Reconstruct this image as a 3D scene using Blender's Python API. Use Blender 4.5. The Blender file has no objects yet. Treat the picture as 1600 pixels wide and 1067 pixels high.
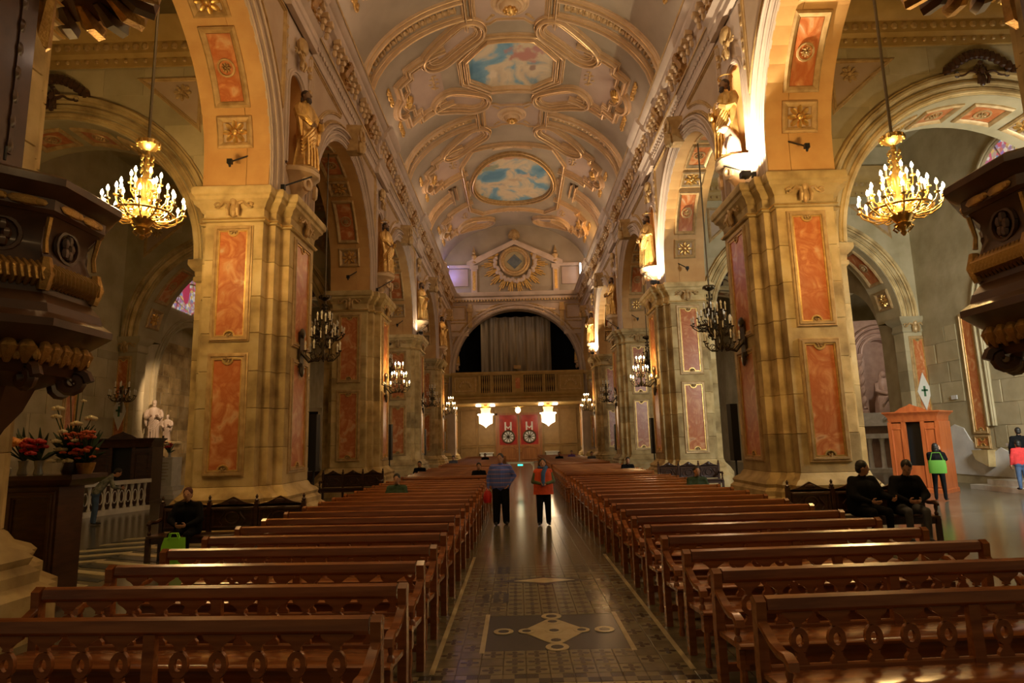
import bpy, math, random
from math import sin, cos, pi, sqrt
from mathutils import Vector, Matrix
random.seed(7)
SC = bpy.context.scene
COL = SC.collection
# ------------------------------------------------------------------ camera
cam_d = bpy.data.cameras.new('camera'); cam = bpy.data.objects.new('camera', cam_d); COL.objects.link(cam)
cam_d.sensor_width = 36; cam_d.lens = 980 / 1600 * 36; cam_d.clip_end = 300
EYE = 2.05
def set_cam(pitch, yaw, roll):
    fw = Vector((sin(yaw)*cos(pitch), cos(yaw)*cos(pitch), sin(pitch)))
    rt = Vector((cos(yaw), -sin(yaw), 0)); up = rt.cross(fw)
    r2 = rt*cos(roll) - up*sin(roll); u2 = rt*sin(roll) + up*cos(roll)
    m = Matrix((r2, u2, -fw)).transposed().to_4x4(); m.translation = (0, 0, EYE)
    cam.matrix_world = m
set_cam(0.158507, -0.0041165, 0.025)
SC.camera = cam
# ------------------------------------------------------------------ world, exposure
w = bpy.data.worlds.new('world'); SC.world = w; w.use_nodes = True
bg = w.node_tree.nodes['Background']; bg.inputs[0].default_value = (1.0, .74, .40, 1); bg.inputs[1].default_value = 0.05
SC.view_settings.view_transform = 'Standard'; SC.view_settings.look = 'None'
SC.view_settings.exposure = 0.75; SC.view_settings.gamma = 1.0; SC.view_settings.use_curve_mapping = False
# ------------------------------------------------------------------ lights of the building, plus added fill lamps
def lamp(name, kind, loc, energy, col, size=.15, aim=None, spot=None, blend=.6):
    d = bpy.data.lights.new(name, kind); d.energy = energy; d.color = col
    if kind == 'AREA': d.size = size
    else: d.shadow_soft_size = size
    if spot: d.spot_size = math.radians(spot); d.spot_blend = blend
    o = bpy.data.objects.new(name, d); COL.objects.link(o); o.location = loc
    if aim is not None:
        o.rotation_euler = (Vector(aim) - Vector(loc)).to_track_quat('-Z', 'Y').to_euler()
    return o
NC = 0.2                      # nave centre line
P = 11.1                      # bay pitch
PY = [3.9 + P*k for k in range(6)]      # front faces of the piers
WARM = (1.0, .60, .25); AMBER = (1.0, .52, .16); WHITE = (1.0, .86, .66); ROSE = (1.0, .70, .50); COOL = (.75, .86, 1.0)
# unseen fill lamps added behind the viewpoint for general ambient light
lamp('rear_fill_lamp', 'POINT', (-3.2, -1.0, 9.5), 45, WARM, .5)
lamp('rear_fill_lamp', 'POINT', (3.6, -1.0, 9.5), 45, WARM, .5)
# fill lamps added high over the nave to light pew tops and pier fronts
lamp('overhead_fill_lamp', 'POINT', (-3.2, 8.6, 15.0), 190, WARM, .3)
lamp('overhead_fill_lamp', 'POINT', (3.6, 8.6, 15.0), 190, WARM, .3)
# cornice uplights, one pair in each bay, standing on the ledge
for k in range(5):
    for s in (-1, 1):
        e = [95, 100, 105, 135, 75][k]
        lamp('cornice_uplight', 'POINT', (NC + s*6.55, PY[k] + 7.3, 17.25), e, ROSE, .2)
lamp('cornice_flood_amber', 'POINT', (NC + 6.55, 52.0, 18.0), 200, AMBER, .15)
lamp('cornice_flood_cool', 'POINT', (NC - 6.7, 55.0, 17.9), 40, COOL, .15)
# spots added at cornice height to brighten the opposite nave walls
for y in (19.5, 30.6, 41.7):
    lamp('wall_fill_spot', 'SPOT', (NC - 5.6, y, 15.0), 520, (1.0, .78, .58), .2, (NC + 6.3, y + 2.5, 12.6), 85)
    lamp('wall_fill_spot', 'SPOT', (NC + 5.6, y, 15.0), 170, (1.0, .78, .58), .2, (NC - 6.3, y + 2.5, 12.6), 85)
# daylight from the window and porch of the right aisle
lamp('aisle_daylight', 'AREA', (14.4, 13.0, 6.0), 700, (.95, .95, .86), 2.2, (16.5, 25, 2))
# ------------------------------------------------------------------ mesh helpers
class MB:
    def __init__(s): s.v = []; s.f = []; s.m = []; s.mi = 0; s.M = None
    def add(s, vs, fs):
        o = len(s.v)
        if s.M: vs = [s.M @ Vector(v) for v in vs]
        s.v += [tuple(v) for v in vs]; s.f += [tuple(i + o for i in f) for f in fs]; s.m += [s.mi]*len(fs); return s
    def box(s, x0, x1, y0, y1, z0, z1):
        return s.add([(x, y, z) for z in (z0, z1) for y in (y0, y1) for x in (x0, x1)],
                     [(0,2,3,1), (4,5,7,6), (0,1,5,4), (2,6,7,3), (0,4,6,2), (1,3,7,5)])
    def prism(s, poly, axis, a, b, caps=True):
        def g(p, t): return {'x': (t, p[0], p[1]), 'y': (p[0], t, p[1]), 'z': (p[0], p[1], t)}[axis]
        n = len(poly)
        fs = [(i, (i+1) % n, n + (i+1) % n, n + i) for i in range(n)]
        if caps: fs += [tuple(range(n-1, -1, -1)), tuple(range(n, 2*n))]
        return s.add([g(p, a) for p in poly] + [g(p, b) for p in poly], fs)
    def loftpoly(s, poly, steps, caps=True):          # steps: (offset, z)
        n = len(poly); vs = []
        for off, z in steps: vs += [(x, y, z) for x, y in offpoly(poly, off)]
        fs = [(k*n + i, k*n + (i+1) % n, (k+1)*n + (i+1) % n, (k+1)*n + i) for k in range(len(steps)-1) for i in range(n)]
        if caps: fs += [tuple(range(n-1, -1, -1)), tuple(range((len(steps)-1)*n, len(steps)*n))]
        return s.add(vs, fs)
    def lathe(s, prof, c=(0,0,0), n=12, a0=0., a1=2*pi, sx=1., sy=1., cap=True):
        full = abs(a1 - a0 - 2*pi) < 1e-6; m = n if full else n + 1; vs = []
        for r, z in prof:
            for i in range(m):
                a = a0 + (a1 - a0)*i/n; vs.append((c[0] + r*cos(a)*sx, c[1] + r*sin(a)*sy, c[2] + z))
        fs = []
        for k in range(len(prof)-1):
            for i in range(n):
                j = (i+1) % m; fs.append((k*m+i, k*m+j, (k+1)*m+j, (k+1)*m+i))
        if cap and full:
            if prof[0][0] > 1e-4: fs.append(tuple(range(m-1, -1, -1)))
            if prof[-1][0] > 1e-4: fs.append(tuple(range((len(prof)-1)*m, len(prof)*m)))
        return s.add(vs, fs)
    def ell(s, c, rx, ry, rz, n=8, m=5):
        prof = [(max(1e-5, sin(pi*k/m)), -cos(pi*k/m)) for k in range(m+1)]; vs = []
        for r, z in prof:
            for i in range(n): a = 2*pi*i/n; vs.append((c[0]+rx*r*cos(a), c[1]+ry*r*sin(a), c[2]+rz*z))
        return s.add(vs, [(k*n+i, k*n+(i+1) % n, (k+1)*n+(i+1) % n, (k+1)*n+i) for k in range(m) for i in range(n)])
    def tube(s, pts, r, n=6):
        pts = [Vector(p) for p in pts]; R = r if isinstance(r, (list, tuple)) else [r]*len(pts); vs = []; up = None
        for k, p in enumerate(pts):
            t = (pts[min(k+1, len(pts)-1)] - pts[max(k-1, 0)])
            t = t.normalized() if t.length > 1e-9 else Vector((0,0,1))
            if up is None: up = Vector((0,0,1)) if abs(t.z) < .9 else Vector((1,0,0))
            a = t.cross(up).normalized(); b = a.cross(t).normalized(); up = b
            vs += [p + (a*cos(2*pi*i/n) + b*sin(2*pi*i/n))*R[k] for i in range(n)]
        fs = [(k*n+i, k*n+(i+1) % n, (k+1)*n+(i+1) % n, (k+1)*n+i) for k in range(len(pts)-1) for i in range(n)]
        fs += [tuple(range(n-1, -1, -1)), tuple(range((len(pts)-1)*n, len(pts)*n))]
        return s.add(vs, fs)
    def sweep(s, pts, nrm, prof, closed=False):
        pts = [Vector(p) for p in pts]; n = len(pts); m = len(prof); vs = []
        for k, p in enumerate(pts):
            if closed: d0 = (p - pts[k-1]).normalized(); d1 = (pts[(k+1) % n] - p).normalized()
            else: d0 = (p - pts[max(k-1, 0)]); d1 = (pts[min(k+1, n-1)] - p); d0 = d0.normalized() if d0.length > 1e-9 else d1.normalized(); d1 = d1.normalized() if d1.length > 1e-9 else d0
            t = (d0 + d1); t = t.normalized() if t.length > 1e-6 else d1
            N = Vector(nrm[k] if isinstance(nrm, list) else nrm).normalized(); sd = t.cross(N).normalized()
            k2 = 1/max(.45, abs(t.dot(d1)))
            vs += [p + sd*u*k2 + N*w_ for u, w_ in prof]
        fs = [(k*m+i, k*m+i+1, ((k+1) % n)*m+i+1, ((k+1) % n)*m+i) for k in range(n if closed else n-1) for i in range(m-1)]
        return s.add(vs, fs)
    def loft(s, secs, n=12, fold=None):               # secs: (x,y,z,rx,ry)
        vs = []
        for k, q in enumerate(secs):
            for i in range(n):
                a = 2*pi*i/n; g = 1 + (fold(a, q[2], k) if fold else 0)
                vs.append((q[0]+q[3]*g*cos(a), q[1]+q[4]*g*sin(a), q[2]))
        fs = [(k*n+i, k*n+(i+1) % n, (k+1)*n+(i+1) % n, (k+1)*n+i) for k in range(len(secs)-1) for i in range(n)]
        fs += [tuple(range(n-1, -1, -1)), tuple(range((len(secs)-1)*n, len(secs)*n))]
        return s.add(vs, fs)
    def mesh(s, mats, name='m', sharp=35):
        me = bpy.data.meshes.new(name); me.from_pydata(s.v, [], s.f)
        for m_ in (mats if isinstance(mats, (list, tuple)) else [mats]): me.materials.append(m_)
        me.polygons.foreach_set('material_index', s.m)
        me.polygons.foreach_set('use_smooth', [True]*len(s.f)); me.update()
        me.set_sharp_from_angle(angle=math.radians(sharp))
        return me
    def obj(s, name, mats, parent=None, loc=None, sharp=35):
        return link(name, s.mesh(mats, name, sharp), parent, loc)
def link(name, data, parent=None, loc=None, rz=0):
    o = bpy.data.objects.new(name, data); COL.objects.link(o)
    if parent: o.parent = parent
    if loc is not None: o.location = loc
    if rz: o.rotation_euler = (0, 0, rz)
    return o
def offpoly(poly, d):
    if abs(d) < 1e-9: return list(poly)
    A = sum(poly[i][0]*poly[(i+1) % len(poly)][1] - poly[(i+1) % len(poly)][0]*poly[i][1] for i in range(len(poly)))
    sg = 1 if A > 0 else -1; out = []; n = len(poly)
    for i in range(n):
        p0, p1, p2 = Vector(poly[i-1]), Vector(poly[i]), Vector(poly[(i+1) % n])
        a = (p1-p0).normalized(); b = (p2-p1).normalized()
        na = Vector((a.y, -a.x))*sg; nb = Vector((b.y, -b.x))*sg
        m = (na+nb); m = m/max(.3, m.dot(na)); q = p1 + m*d; out.append((q.x, q.y))
    return out
def tag(o, label=None, cat=None, group=None, kind=None):
    if label: o['label'] = label
    if cat: o['category'] = cat
    if group: o['group'] = group
    if kind: o['kind'] = kind
    return o
def thing(name, label, cat, loc=(0,0,0), rz=0, group=None):
    o = bpy.data.objects.new(name, None); COL.objects.link(o); o.empty_display_size = .1
    o.location = loc; o.rotation_euler = (0, 0, rz); return tag(o, label, cat, group)
def struct(name, mb, mats, sharp=35): return tag(mb.obj(name, mats, None, None, sharp), kind='structure')
def dup(root, loc=None, rz=None, label=None, parent=None):
    r = root.copy(); COL.objects.link(r); r.parent = parent
    if loc is not None: r.location = loc
    if rz is not None: r.rotation_euler = (0, 0, rz)
    if label: r['label'] = label
    for ch in list(root.children): dup(ch, parent=r)
    return r
ORD = ['front', 'second', 'third', 'fourth', 'fifth', 'sixth', 'seventh', 'eighth', 'ninth', 'tenth', 'eleventh', 'twelfth', 'thirteenth', 'fourteenth', 'fifteenth', 'sixteenth', 'seventeenth', 'eighteenth', 'nineteenth', 'twentieth']
def mould(w_, h): return [(-w_, -.02), (-w_, h*.45), (-w_*.62, h*.55), (-w_*.5, h), (w_*.1, h), (w_*.25, h*.6), (w_*.7, h*.7), (w_, h*.35), (w_, -.02)]
def archwall(mb, a0, a1, z0, z1, arches, t0, t1, F, n=20):
    def quad(a, b, c_, d): mb.add([a, b, c_, d], [(0,1,2,3)])
    def rect(x0, x1, y0, y1):
        if x1 - x0 < 1e-6 or y1 - y0 < 1e-6: return
        for t in (t0, t1): quad(F(x0,t,y0), F(x1,t,y0), F(x1,t,y1), F(x0,t,y1))
    cur = a0
    for c_, r, sp, sill in sorted(arches):
        rect(cur, c_-r, z0, z1)
        if sill > z0:
            rect(c_-r, c_+r, z0, sill); quad(F(c_-r,t0,sill), F(c_+r,t0,sill), F(c_+r,t1,sill), F(c_-r,t1,sill))
        for x in (c_-r, c_+r):
            if sp > sill: quad(F(x,t0,sill), F(x,t1,sill), F(x,t1,sp), F(x,t0,sp))
        for i in range(n):
            q0, q1 = pi - pi*i/n, pi - pi*(i+1)/n
            x0, y0, x1, y1 = c_+r*cos(q0), sp+r*sin(q0), c_+r*cos(q1), sp+r*sin(q1)
            for t in (t0, t1): quad(F(x0,t,y0), F(x1,t,y1), F(x1,t,z1), F(x0,t,z1))
            quad(F(x0,t0,y0), F(x0,t1,y0), F(x1,t1,y1), F(x1,t0,y1))
        cur = c_ + r
    rect(cur, a1, z0, z1)
    for x in (a0, a1): quad(F(x,t0,z0), F(x,t1,z0), F(x,t1,z1), F(x,t0,z1))
    quad(F(a0,t0,z1), F(a1,t0,z1), F(a1,t1,z1), F(a0,t1,z1))
# ------------------------------------------------------------------ materials
def ramp(nt, fac, stops):
    r = nt.nodes.new('ShaderNodeValToRGB'); e = r.color_ramp.elements
    while len(e) < len(stops): e.new(.5)
    for q, (p, c_) in zip(e, stops): q.position = p; q.color = (*c_, 1)
    nt.links.new(fac, r.inputs[0]); return r.outputs[0]
def mat(name, c1, c2=None, rough=.6, metal=0., scale=3., detail=4., bump=0., bscale=None, spec=.5, emit=None, es=0., kind='noise', stops=None, stretch=None, coat=0., dist=0.):
    m = bpy.data.materials.new(name); m.use_nodes = True; nt = m.node_tree; b = nt.nodes['Principled BSDF']
    b.inputs['Roughness'].default_value = rough; b.inputs['Metallic'].default_value = metal
    b.inputs['Specular IOR Level'].default_value = spec; b.inputs['Coat Weight'].default_value = coat; b.inputs['Coat Roughness'].default_value = .12
    b.inputs['Base Color'].default_value = (*c1, 1)
    if emit: b.inputs['Emission Color'].default_value = (*emit, 1); b.inputs['Emission Strength'].default_value = es
    if c2 or stops or bump:
        tc = nt.nodes.new('ShaderNodeTexCoord'); mp = nt.nodes.new('ShaderNodeMapping'); nt.links.new(tc.outputs['Object'], mp.inputs[0])
        if stretch: mp.inputs['Scale'].default_value = stretch
        nz = nt.nodes.new('ShaderNodeTexNoise'); nz.inputs['Scale'].default_value = scale; nz.inputs['Detail'].default_value = detail; nz.inputs['Distortion'].default_value = dist
        nt.links.new(mp.outputs[0], nz.inputs['Vector']); fac = nz.outputs['Fac']
        if kind == 'wave':
            wv = nt.nodes.new('ShaderNodeTexWave'); wv.inputs['Scale'].default_value = scale; wv.inputs['Distortion'].default_value = dist; wv.inputs['Detail'].default_value = 3
            nt.links.new(mp.outputs[0], wv.inputs['Vector']); fac = wv.outputs['Fac']
        if c2 or stops: nt.links.new(ramp(nt, fac, stops or [(.32, c1), (.68, c2)]), b.inputs['Base Color'])
        if bump:
            n2 = nt.nodes.new('ShaderNodeTexNoise'); n2.inputs['Scale'].default_value = bscale or scale*4; n2.inputs['Detail'].default_value = 5
            nt.links.new(mp.outputs[0], n2.inputs['Vector'])
            bp = nt.nodes.new('ShaderNodeBump'); bp.inputs['Strength'].default_value = bump; bp.inputs['Distance'].default_value = .03
            nt.links.new(n2.outputs['Fac'], bp.inputs['Height']); nt.links.new(bp.outputs[0], b.inputs['Normal'])
    return m
M_STONE = mat('limestone', (.42,.30,.14), (.62,.48,.26), .75, scale=1.6, bump=.3, stops=[(.28,(.27,.18,.07)), (.42,(.45,.32,.135)), (.55,(.60,.45,.205)), (.72,(.70,.56,.30))], detail=7)
M_STONE2 = mat('grey_limestone', (.38,.32,.18), (.52,.45,.28), .8, scale=1.1, bump=.3)
def vary(m, amt):
    nt = m.node_tree; b = nt.nodes['Principled BSDF']; src = b.inputs['Base Color'].links[0].from_socket
    oi = nt.nodes.new('ShaderNodeObjectInfo'); mr = nt.nodes.new('ShaderNodeMapRange'); mr.inputs[3].default_value = 1-amt; mr.inputs[4].default_value = 1+amt
    hs = nt.nodes.new('ShaderNodeHueSaturation'); nt.links.new(oi.outputs['Random'], mr.inputs[0]); nt.links.new(mr.outputs[0], hs.inputs['Value']); nt.links.new(src, hs.inputs['Color']); nt.links.new(hs.outputs[0], b.inputs['Base Color'])
vary(M_STONE, .2); vary(M_STONE2, .16)
M_JOINT = mat('mortar', (.30,.25,.16), rough=.9)
M_MARBLE = mat('red_marble', (.6,.2,.08), rough=.3, scale=1.7, detail=8, dist=1.6, stops=[(.22,(.64,.48,.32)), (.32,(.60,.26,.10)), (.48,(.50,.14,.04)), (.60,(.64,.27,.10)), (.68,(.70,.42,.22)), (.8,(.40,.10,.035))])
M_GOLD = mat('gilding', (.62,.38,.10), (.85,.58,.22), .38, .75, scale=6, bump=.2)
M_FRAME = mat('gilt_brown_moulding', (.42,.27,.11), (.60,.42,.20), .45, .25, scale=5)
M_OCHRE = mat('ochre_soffit_plaster', (.55,.30,.10), (.66,.40,.15), .6, scale=1.5, bump=.1)
M_PLAST = mat('rose_grey_plaster', (.50,.40,.33), (.62,.50,.42), .7, scale=1.2, bump=.12)
M_VAULT = mat('vault_grey_green_plaster', (.32,.275,.205), (.42,.36,.275), .75, scale=.5, bump=.1)
M_VPANEL = mat('vault_pink_panel', (.42,.32,.255), (.49,.38,.31), .75, scale=.7, bump=.08)
M_VMOULD = mat('vault_stucco_moulding', (.60,.43,.25), (.72,.54,.34), .45, .15, scale=2)
M_VGILT = mat('vault_gilt_edge', (.66,.42,.17), (.80,.56,.28), .35, .45, scale=3)
M_BROWN = mat('brown_corbel_wood', (.30,.15,.05), (.45,.26,.09), .45, .3, scale=6)
M_SPANDREL = mat('spandrel_tan_panel', (.42,.30,.20), (.50,.38,.27), .65, scale=1)
M_WOOD = mat('varnished_pew_wood', (.22,.066,.017), (.40,.145,.04), .26, scale=3, stretch=(.6,6,6), coat=.5, detail=6)
M_DARKW = mat('dark_carved_wood', (.035,.014,.007), (.075,.03,.013), .35, scale=4, stretch=(1,1,4), coat=.3)
M_PULPIT = mat('pulpit_dark_wood', (.05,.022,.010), (.10,.045,.02), .35, scale=3, coat=.3)
M_PGILT = mat('pulpit_dull_gilt', (.28,.15,.035), (.50,.29,.08), .4, .6, scale=9, bump=.3)
M_ORANGEW = mat('orange_confessional_wood', (.38,.085,.02), (.52,.14,.035), .4, scale=2, stretch=(4,4,.6), coat=.3)
M_BRASS = mat('chandelier_brass', (.50,.33,.10), (.72,.50,.18), .3, .9, scale=9)
M_IRON = mat('dark_bronze', (.06,.045,.025), (.11,.08,.04), .4, .8, scale=7)
M_CANDLE = mat('candle_sleeve', (.82,.76,.60), rough=.5)
M_BULB = mat('lit_bulb', (1,.9,.6), rough=.4, emit=(1.0,.80,.42), es=26)
M_BULBOFF = mat('unlit_bulb', (.85,.82,.7), rough=.15, spec=.8)
M_BLACK = mat('black_paint', (.012,.012,.012), rough=.45)
M_WMARBLE = mat('white_marble', (.52,.50,.44), (.68,.66,.60), .4, scale=2.2, detail=8, dist=1)
M_PINKM = mat('pink_altar_marble', (.44,.30,.24), (.56,.40,.33), .45, scale=3)
M_WPLAST = mat('peeling_white_plaster', (.60,.60,.58), (.74,.74,.72), .85, scale=1.6, bump=.3)
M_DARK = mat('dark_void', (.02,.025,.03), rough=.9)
M_ROPE = mat('hanging_rod', (.16,.13,.08), rough=.5, metal=.4)
M_OCHREW = mat('ochre_painted_wood', (.38,.24,.07), (.48,.32,.11), .5, scale=2)
M_PORCH = mat('porch_ochre_panelling', (.22,.125,.035), (.29,.17,.055), .5, scale=2)
M_WHITEG = mat('white_lamp_glass', (1,.97,.9), rough=.3, emit=(1.0,.80,.50), es=6)
M_GREENGLOW = mat('green_exit_display', (.02,.3,.2), emit=(.05,.9,.6), es=1.6)
# ================================================================== FLOOR
def floor_mat():
    m = bpy.data.materials.new('polished_patterned_floor'); m.use_nodes = True; nt = m.node_tree; b = nt.nodes['Principled BSDF']
    tc = nt.nodes.new('ShaderNodeTexCoord'); br = nt.nodes.new('ShaderNodeTexBrick'); br.offset = 0
    br.inputs['Scale'].default_value = 1; br.inputs['Brick Width'].default_value = .4; br.inputs['Row Height'].default_value = .4; br.inputs['Mortar Size'].default_value = .006
    br.inputs['Color1'].default_value = (.105,.090,.060,1); br.inputs['Color2'].default_value = (.15,.13,.09,1); br.inputs['Mortar'].default_value = (.05,.04,.03,1)
    nt.links.new(tc.outputs['Object'], br.inputs[0]); nt.links.new(br.outputs[0], b.inputs['Base Color'])
    bp = nt.nodes.new('ShaderNodeBump'); bp.inputs['Strength'].default_value = .35; bp.inputs['Distance'].default_value = .004
    nz = nt.nodes.new('ShaderNodeTexNoise'); nz.inputs['Scale'].default_value = 2.2; nt.links.new(tc.outputs['Object'], nz.inputs[0])
    mx = nt.nodes.new('ShaderNodeMath'); mx.operation = 'ADD'; nt.links.new(br.outputs['Fac'], mx.inputs[0]); nt.links.new(nz.outputs[0], mx.inputs[1])
    nt.links.new(mx.outputs[0], bp.inputs['Height']); nt.links.new(bp.outputs[0], b.inputs['Normal'])
    b.inputs['Roughness'].default_value = .17; return m
mb = MB(); mb.box(-26, 26, -6, 66, -.3, 0)
FLOOR = struct('floor', mb, floor_mat())
def tile_mat(name, base, motif, kind):
    m = bpy.data.materials.new(name); m.use_nodes = True; nt = m.node_tree; b = nt.nodes['Principled BSDF']; L = nt.links.new
    tc = nt.nodes.new('ShaderNodeTexCoord'); sp = nt.nodes.new('ShaderNodeSeparateXYZ'); L(tc.outputs['Object'], sp.inputs[0])
    def mth(op, a, b_=None):
        n = nt.nodes.new('ShaderNodeMath'); n.operation = op
        for i, q in enumerate((a, b_)):
            if q is None: continue
            if isinstance(q, (int, float)): n.inputs[i].default_value = q
            else: L(q, n.inputs[i])
        return n.outputs[0]
    ang = mth('ARCTAN2', sp.outputs[1], sp.outputs[0]); r = mth('SQRT', mth('ADD', mth('MULTIPLY', sp.outputs[0], sp.outputs[0]), mth('MULTIPLY', sp.outputs[1], sp.outputs[1])))
    if kind == 'star': lim = mth('ADD', mth('MULTIPLY', mth('ABSOLUTE', mth('COSINE', mth('MULTIPLY', ang, 3))), .055), .018)
    elif kind == 'check': lim = mth('MULTIPLY', mth('GREATER_THAN', mth('MULTIPLY', sp.outputs[0], sp.outputs[1]), 0.), 1.)
    else: lim = mth('ADD', mth('MULTIPLY', mth('ABSOLUTE', mth('COSINE', mth('MULTIPLY', ang, 2))), .075), .012)
    f = mth('LESS_THAN', r, lim); mx = nt.nodes.new('ShaderNodeMix'); mx.data_type = 'RGBA'
    L(f, mx.inputs[0]); mx.inputs[6].default_value = (*base, 1); mx.inputs[7].default_value = (*motif, 1); L(mx.outputs[2], b.inputs['Base Color'])
    b.inputs['Roughness'].default_value = .2; return m
T_STAR = tile_mat('cream_star_tile', (.46,.37,.21), (.15,.07,.035), 'star')
T_CHECK = tile_mat('checked_border_tile', (.20,.17,.11), (.05,.045,.04), 'check')
T_CROSS = tile_mat('olive_cross_tile', (.19,.165,.10), (.06,.05,.04), 'cross')
T_PLAIN = mat('plain_olive_tile', (.11,.095,.06), (.17,.145,.09), .2, scale=4)
T_DARK = mat('dark_slate_tile', (.035,.04,.045), (.055,.06,.06), .2, scale=5)
T_CREAM = mat('cream_marble_inlay', (.42,.36,.22), (.52,.45,.30), .2, scale=5)
TS = .212
def tile_mesh(m, sx=TS, sy=TS):
    mb = MB(); a, b = sx/2 - .004, sy/2 - .004; mb.loftpoly([(-a,-b), (a,-b), (a,b), (-a,b)], [(0,-.01), (0,.006), (-.003,.009)]); return mb.mesh(m, 'tile')
TM = [tile_mesh(m) for m in (T_STAR, T_CHECK, T_CROSS, T_PLAIN)]
AX = .35                     # aisle centre
X0 = AX - 6*TS
rows = [('s', 5.02), ('s', 5.02+TS), ('s', 5.02+2*TS), ('s', 5.02+3*TS), ('c', 5.02+4*TS)]
for k in range(24): rows.append(('g', 5.02 + (5+k)*TS))
cnt = 0
for kind, yy in rows:
    for i in range(13):
        xx = X0 + i*TS
        if kind == 'g' and abs(i-6) < 4 and 6.55 < yy < 7.95: continue
        k = {'s': 0, 'c': 1}.get(kind, 2 if (i + int(yy/TS)) % 2 or abs(i-6) < 3 else 3)
        if kind == 'g' and (i in (0, 12)): k = 3
        o = link('tile', TM[k], FLOOR, (xx, yy, .0)); o.rotation_euler[2] = (pi/2)*(cnt % 2); cnt += 1
mb = MB()
for k in range(29, 60):
    for i in range(13):
        x, y = X0 + i*TS, 5.02 + k*TS
        mb.box(x-TS/2+.004, x+TS/2-.004, y-TS/2+.004, y+TS/2-.004, -.01, .008)
tag(mb.obj('tile_field', T_PLAIN, FLOOR), kind='stuff')
def inlay(name, poly, z, m, loc):
    mb = MB(); mb.loftpoly(poly, [(0,-.005), (0,z)]); return mb.obj(name, m, FLOOR, loc)
MX, MY = AX, 7.25
inlay('medallion_slab', [(-.72,-.7), (.72,-.7), (.72,.7), (-.72,.7)], .006, T_DARK, (MX, MY, 0))
for s in (-1, 1):
    inlay('inlay_strip', [(s*.75-.025,-.7), (s*.75+.025,-.7), (s*.75+.025,.7), (s*.75-.025,.7)], .010, T_CREAM, (MX, MY, 0))
    inlay('inlay_strip', [(-.025,-2.9), (.025,-2.9), (.025,2.9), (-.025,2.9)], .012, T_CREAM, (AX + s*1.17, 8.9, 0))
inlay('medallion_diamond', [(-.36,0), (0,-.52), (.36,0), (0,.52)], .010, T_CREAM, (MX, MY, 0))
for (x, y, r) in [(0,0,.1), (0,.34,.1), (0,-.34,.1), (.3,0,.09), (-.3,0,.09), (.55,0,.11), (-.55,0,.11), (0,.56,.12), (0,-.56,.12)]:
    mb = MB(); mb.lathe([(r,-.004), (r,.013), (r*.55,.013), (r*.55,.0)], n=14, cap=False); mb.obj('medallion_ring', T_CREAM, FLOOR, (MX+x, MY+y, 0))
    mb = MB(); mb.lathe([(r*.55,0), (r*.55,.0125)], n=10); mb.obj('medallion_disc', T_DARK, FLOOR, (MX+x, MY+y, 0))
for yy in (8.75, 10.6):
    for s in (-1, 1):
        for j in range(3): inlay('inlay_bar', [(-.035,-.25), (.035,-.25), (.035,.25), (-.035,.25)], .010, T_DARK, (AX + s*(.55 + j*.13), yy, 0))
inlay('inlay_lozenge', [(-.7,0), (0,-.28), (.7,0), (0,.28)], .010, T_DARK, (AX, 9.75, 0)); inlay('inlay_lozenge', [(-.45,0), (0,-.17), (.45,0), (0,.17)], .012, T_CREAM, (AX, 9.75, 0))
inlay('inlay_bar', [(-.55,-.04), (.55,-.04), (.55,.04), (-.55,.04)], .010, T_DARK, (AX, 4.8, 0))
# chevron stripes in the left aisle floor
for j in range(15):
    y0 = 9.3 + j*.42
    for sgn in (0, 1):
        xa, xb = (-9.3, -8.0) if sgn else (-8.0, -6.75)
        d = .55 if sgn else -.55
        m = T_CREAM if (j + sgn) % 2 else T_DARK
        inlay('floor_stripe', [(xa, y0), (xb, y0 + d), (xb, y0 + d + .2), (xa, y0 + .2)], .008 + sgn*.001, m, (0, 0, 0))
for j in range(8):
    y0 = 10.2 + j*.45
    inlay('floor_stripe', [(-10.9, y0), (-9.45, y0), (-9.45, y0 + .17), (-10.9, y0 + .17)], .008, T_CREAM if j % 2 else T_DARK, (0, 0, 0))
# ================================================================== PIERS
HC = 8.6
POLY = [(6.5,.2), (7.95,.2), (7.95,.5), (8.15,.5), (8.15,3.1), (7.95,3.1), (7.95,3.4), (6.5,3.4), (6.5,3.1), (6.3,3.1), (6.3,2.75), (6.05,2.75), (6.05,.85), (6.3,.85), (6.3,.5), (6.5,.5)]
def rosette(mb, F, r, petals=8, h=.06):
    # F(a,b,h): local plane coordinates to 3D
    for i in range(petals):
        a = 2*pi*i/petals; pts = []
        cx_, cy_ = cos(a)*r*.6, sin(a)*r*.6; vs = []; n = 8
        for k in range(n):
            t = 2*pi*k/n; u = cos(t)*r*.38; v = sin(t)*r*.21
            vs.append(F(cx_ + u*cos(a) - v*sin(a), cy_ + u*sin(a) + v*cos(a), .0))
        for k in range(n):
            t = 2*pi*k/n; u = cos(t)*r*.26; v = sin(t)*r*.13
            vs.append(F(cx_ + u*cos(a) - v*sin(a), cy_ + u*sin(a) + v*cos(a), h))
        vs.append(F(cx_, cy_, h*.75))
        mb.add(vs, [(k, (k+1) % n, n+(k+1) % n, n+k) for k in range(n)] + [(n+k, n+(k+1) % n, 2*n) for k in range(n)])
    n = 10; vs = []
    for (q, hh) in ((.24,0), (.22,h*.9), (.1,h*1.3)):
        for k in range(n): t = 2*pi*k/n; vs.append(F(q*r*cos(t), q*r*sin(t), hh))
    mb.add(vs, [(j*n+k, j*n+(k+1) % n, (j+1)*n+(k+1) % n, (j+1)*n+k) for j in (0,1) for k in range(n)] + [tuple(range(2*n, 3*n))])
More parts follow.
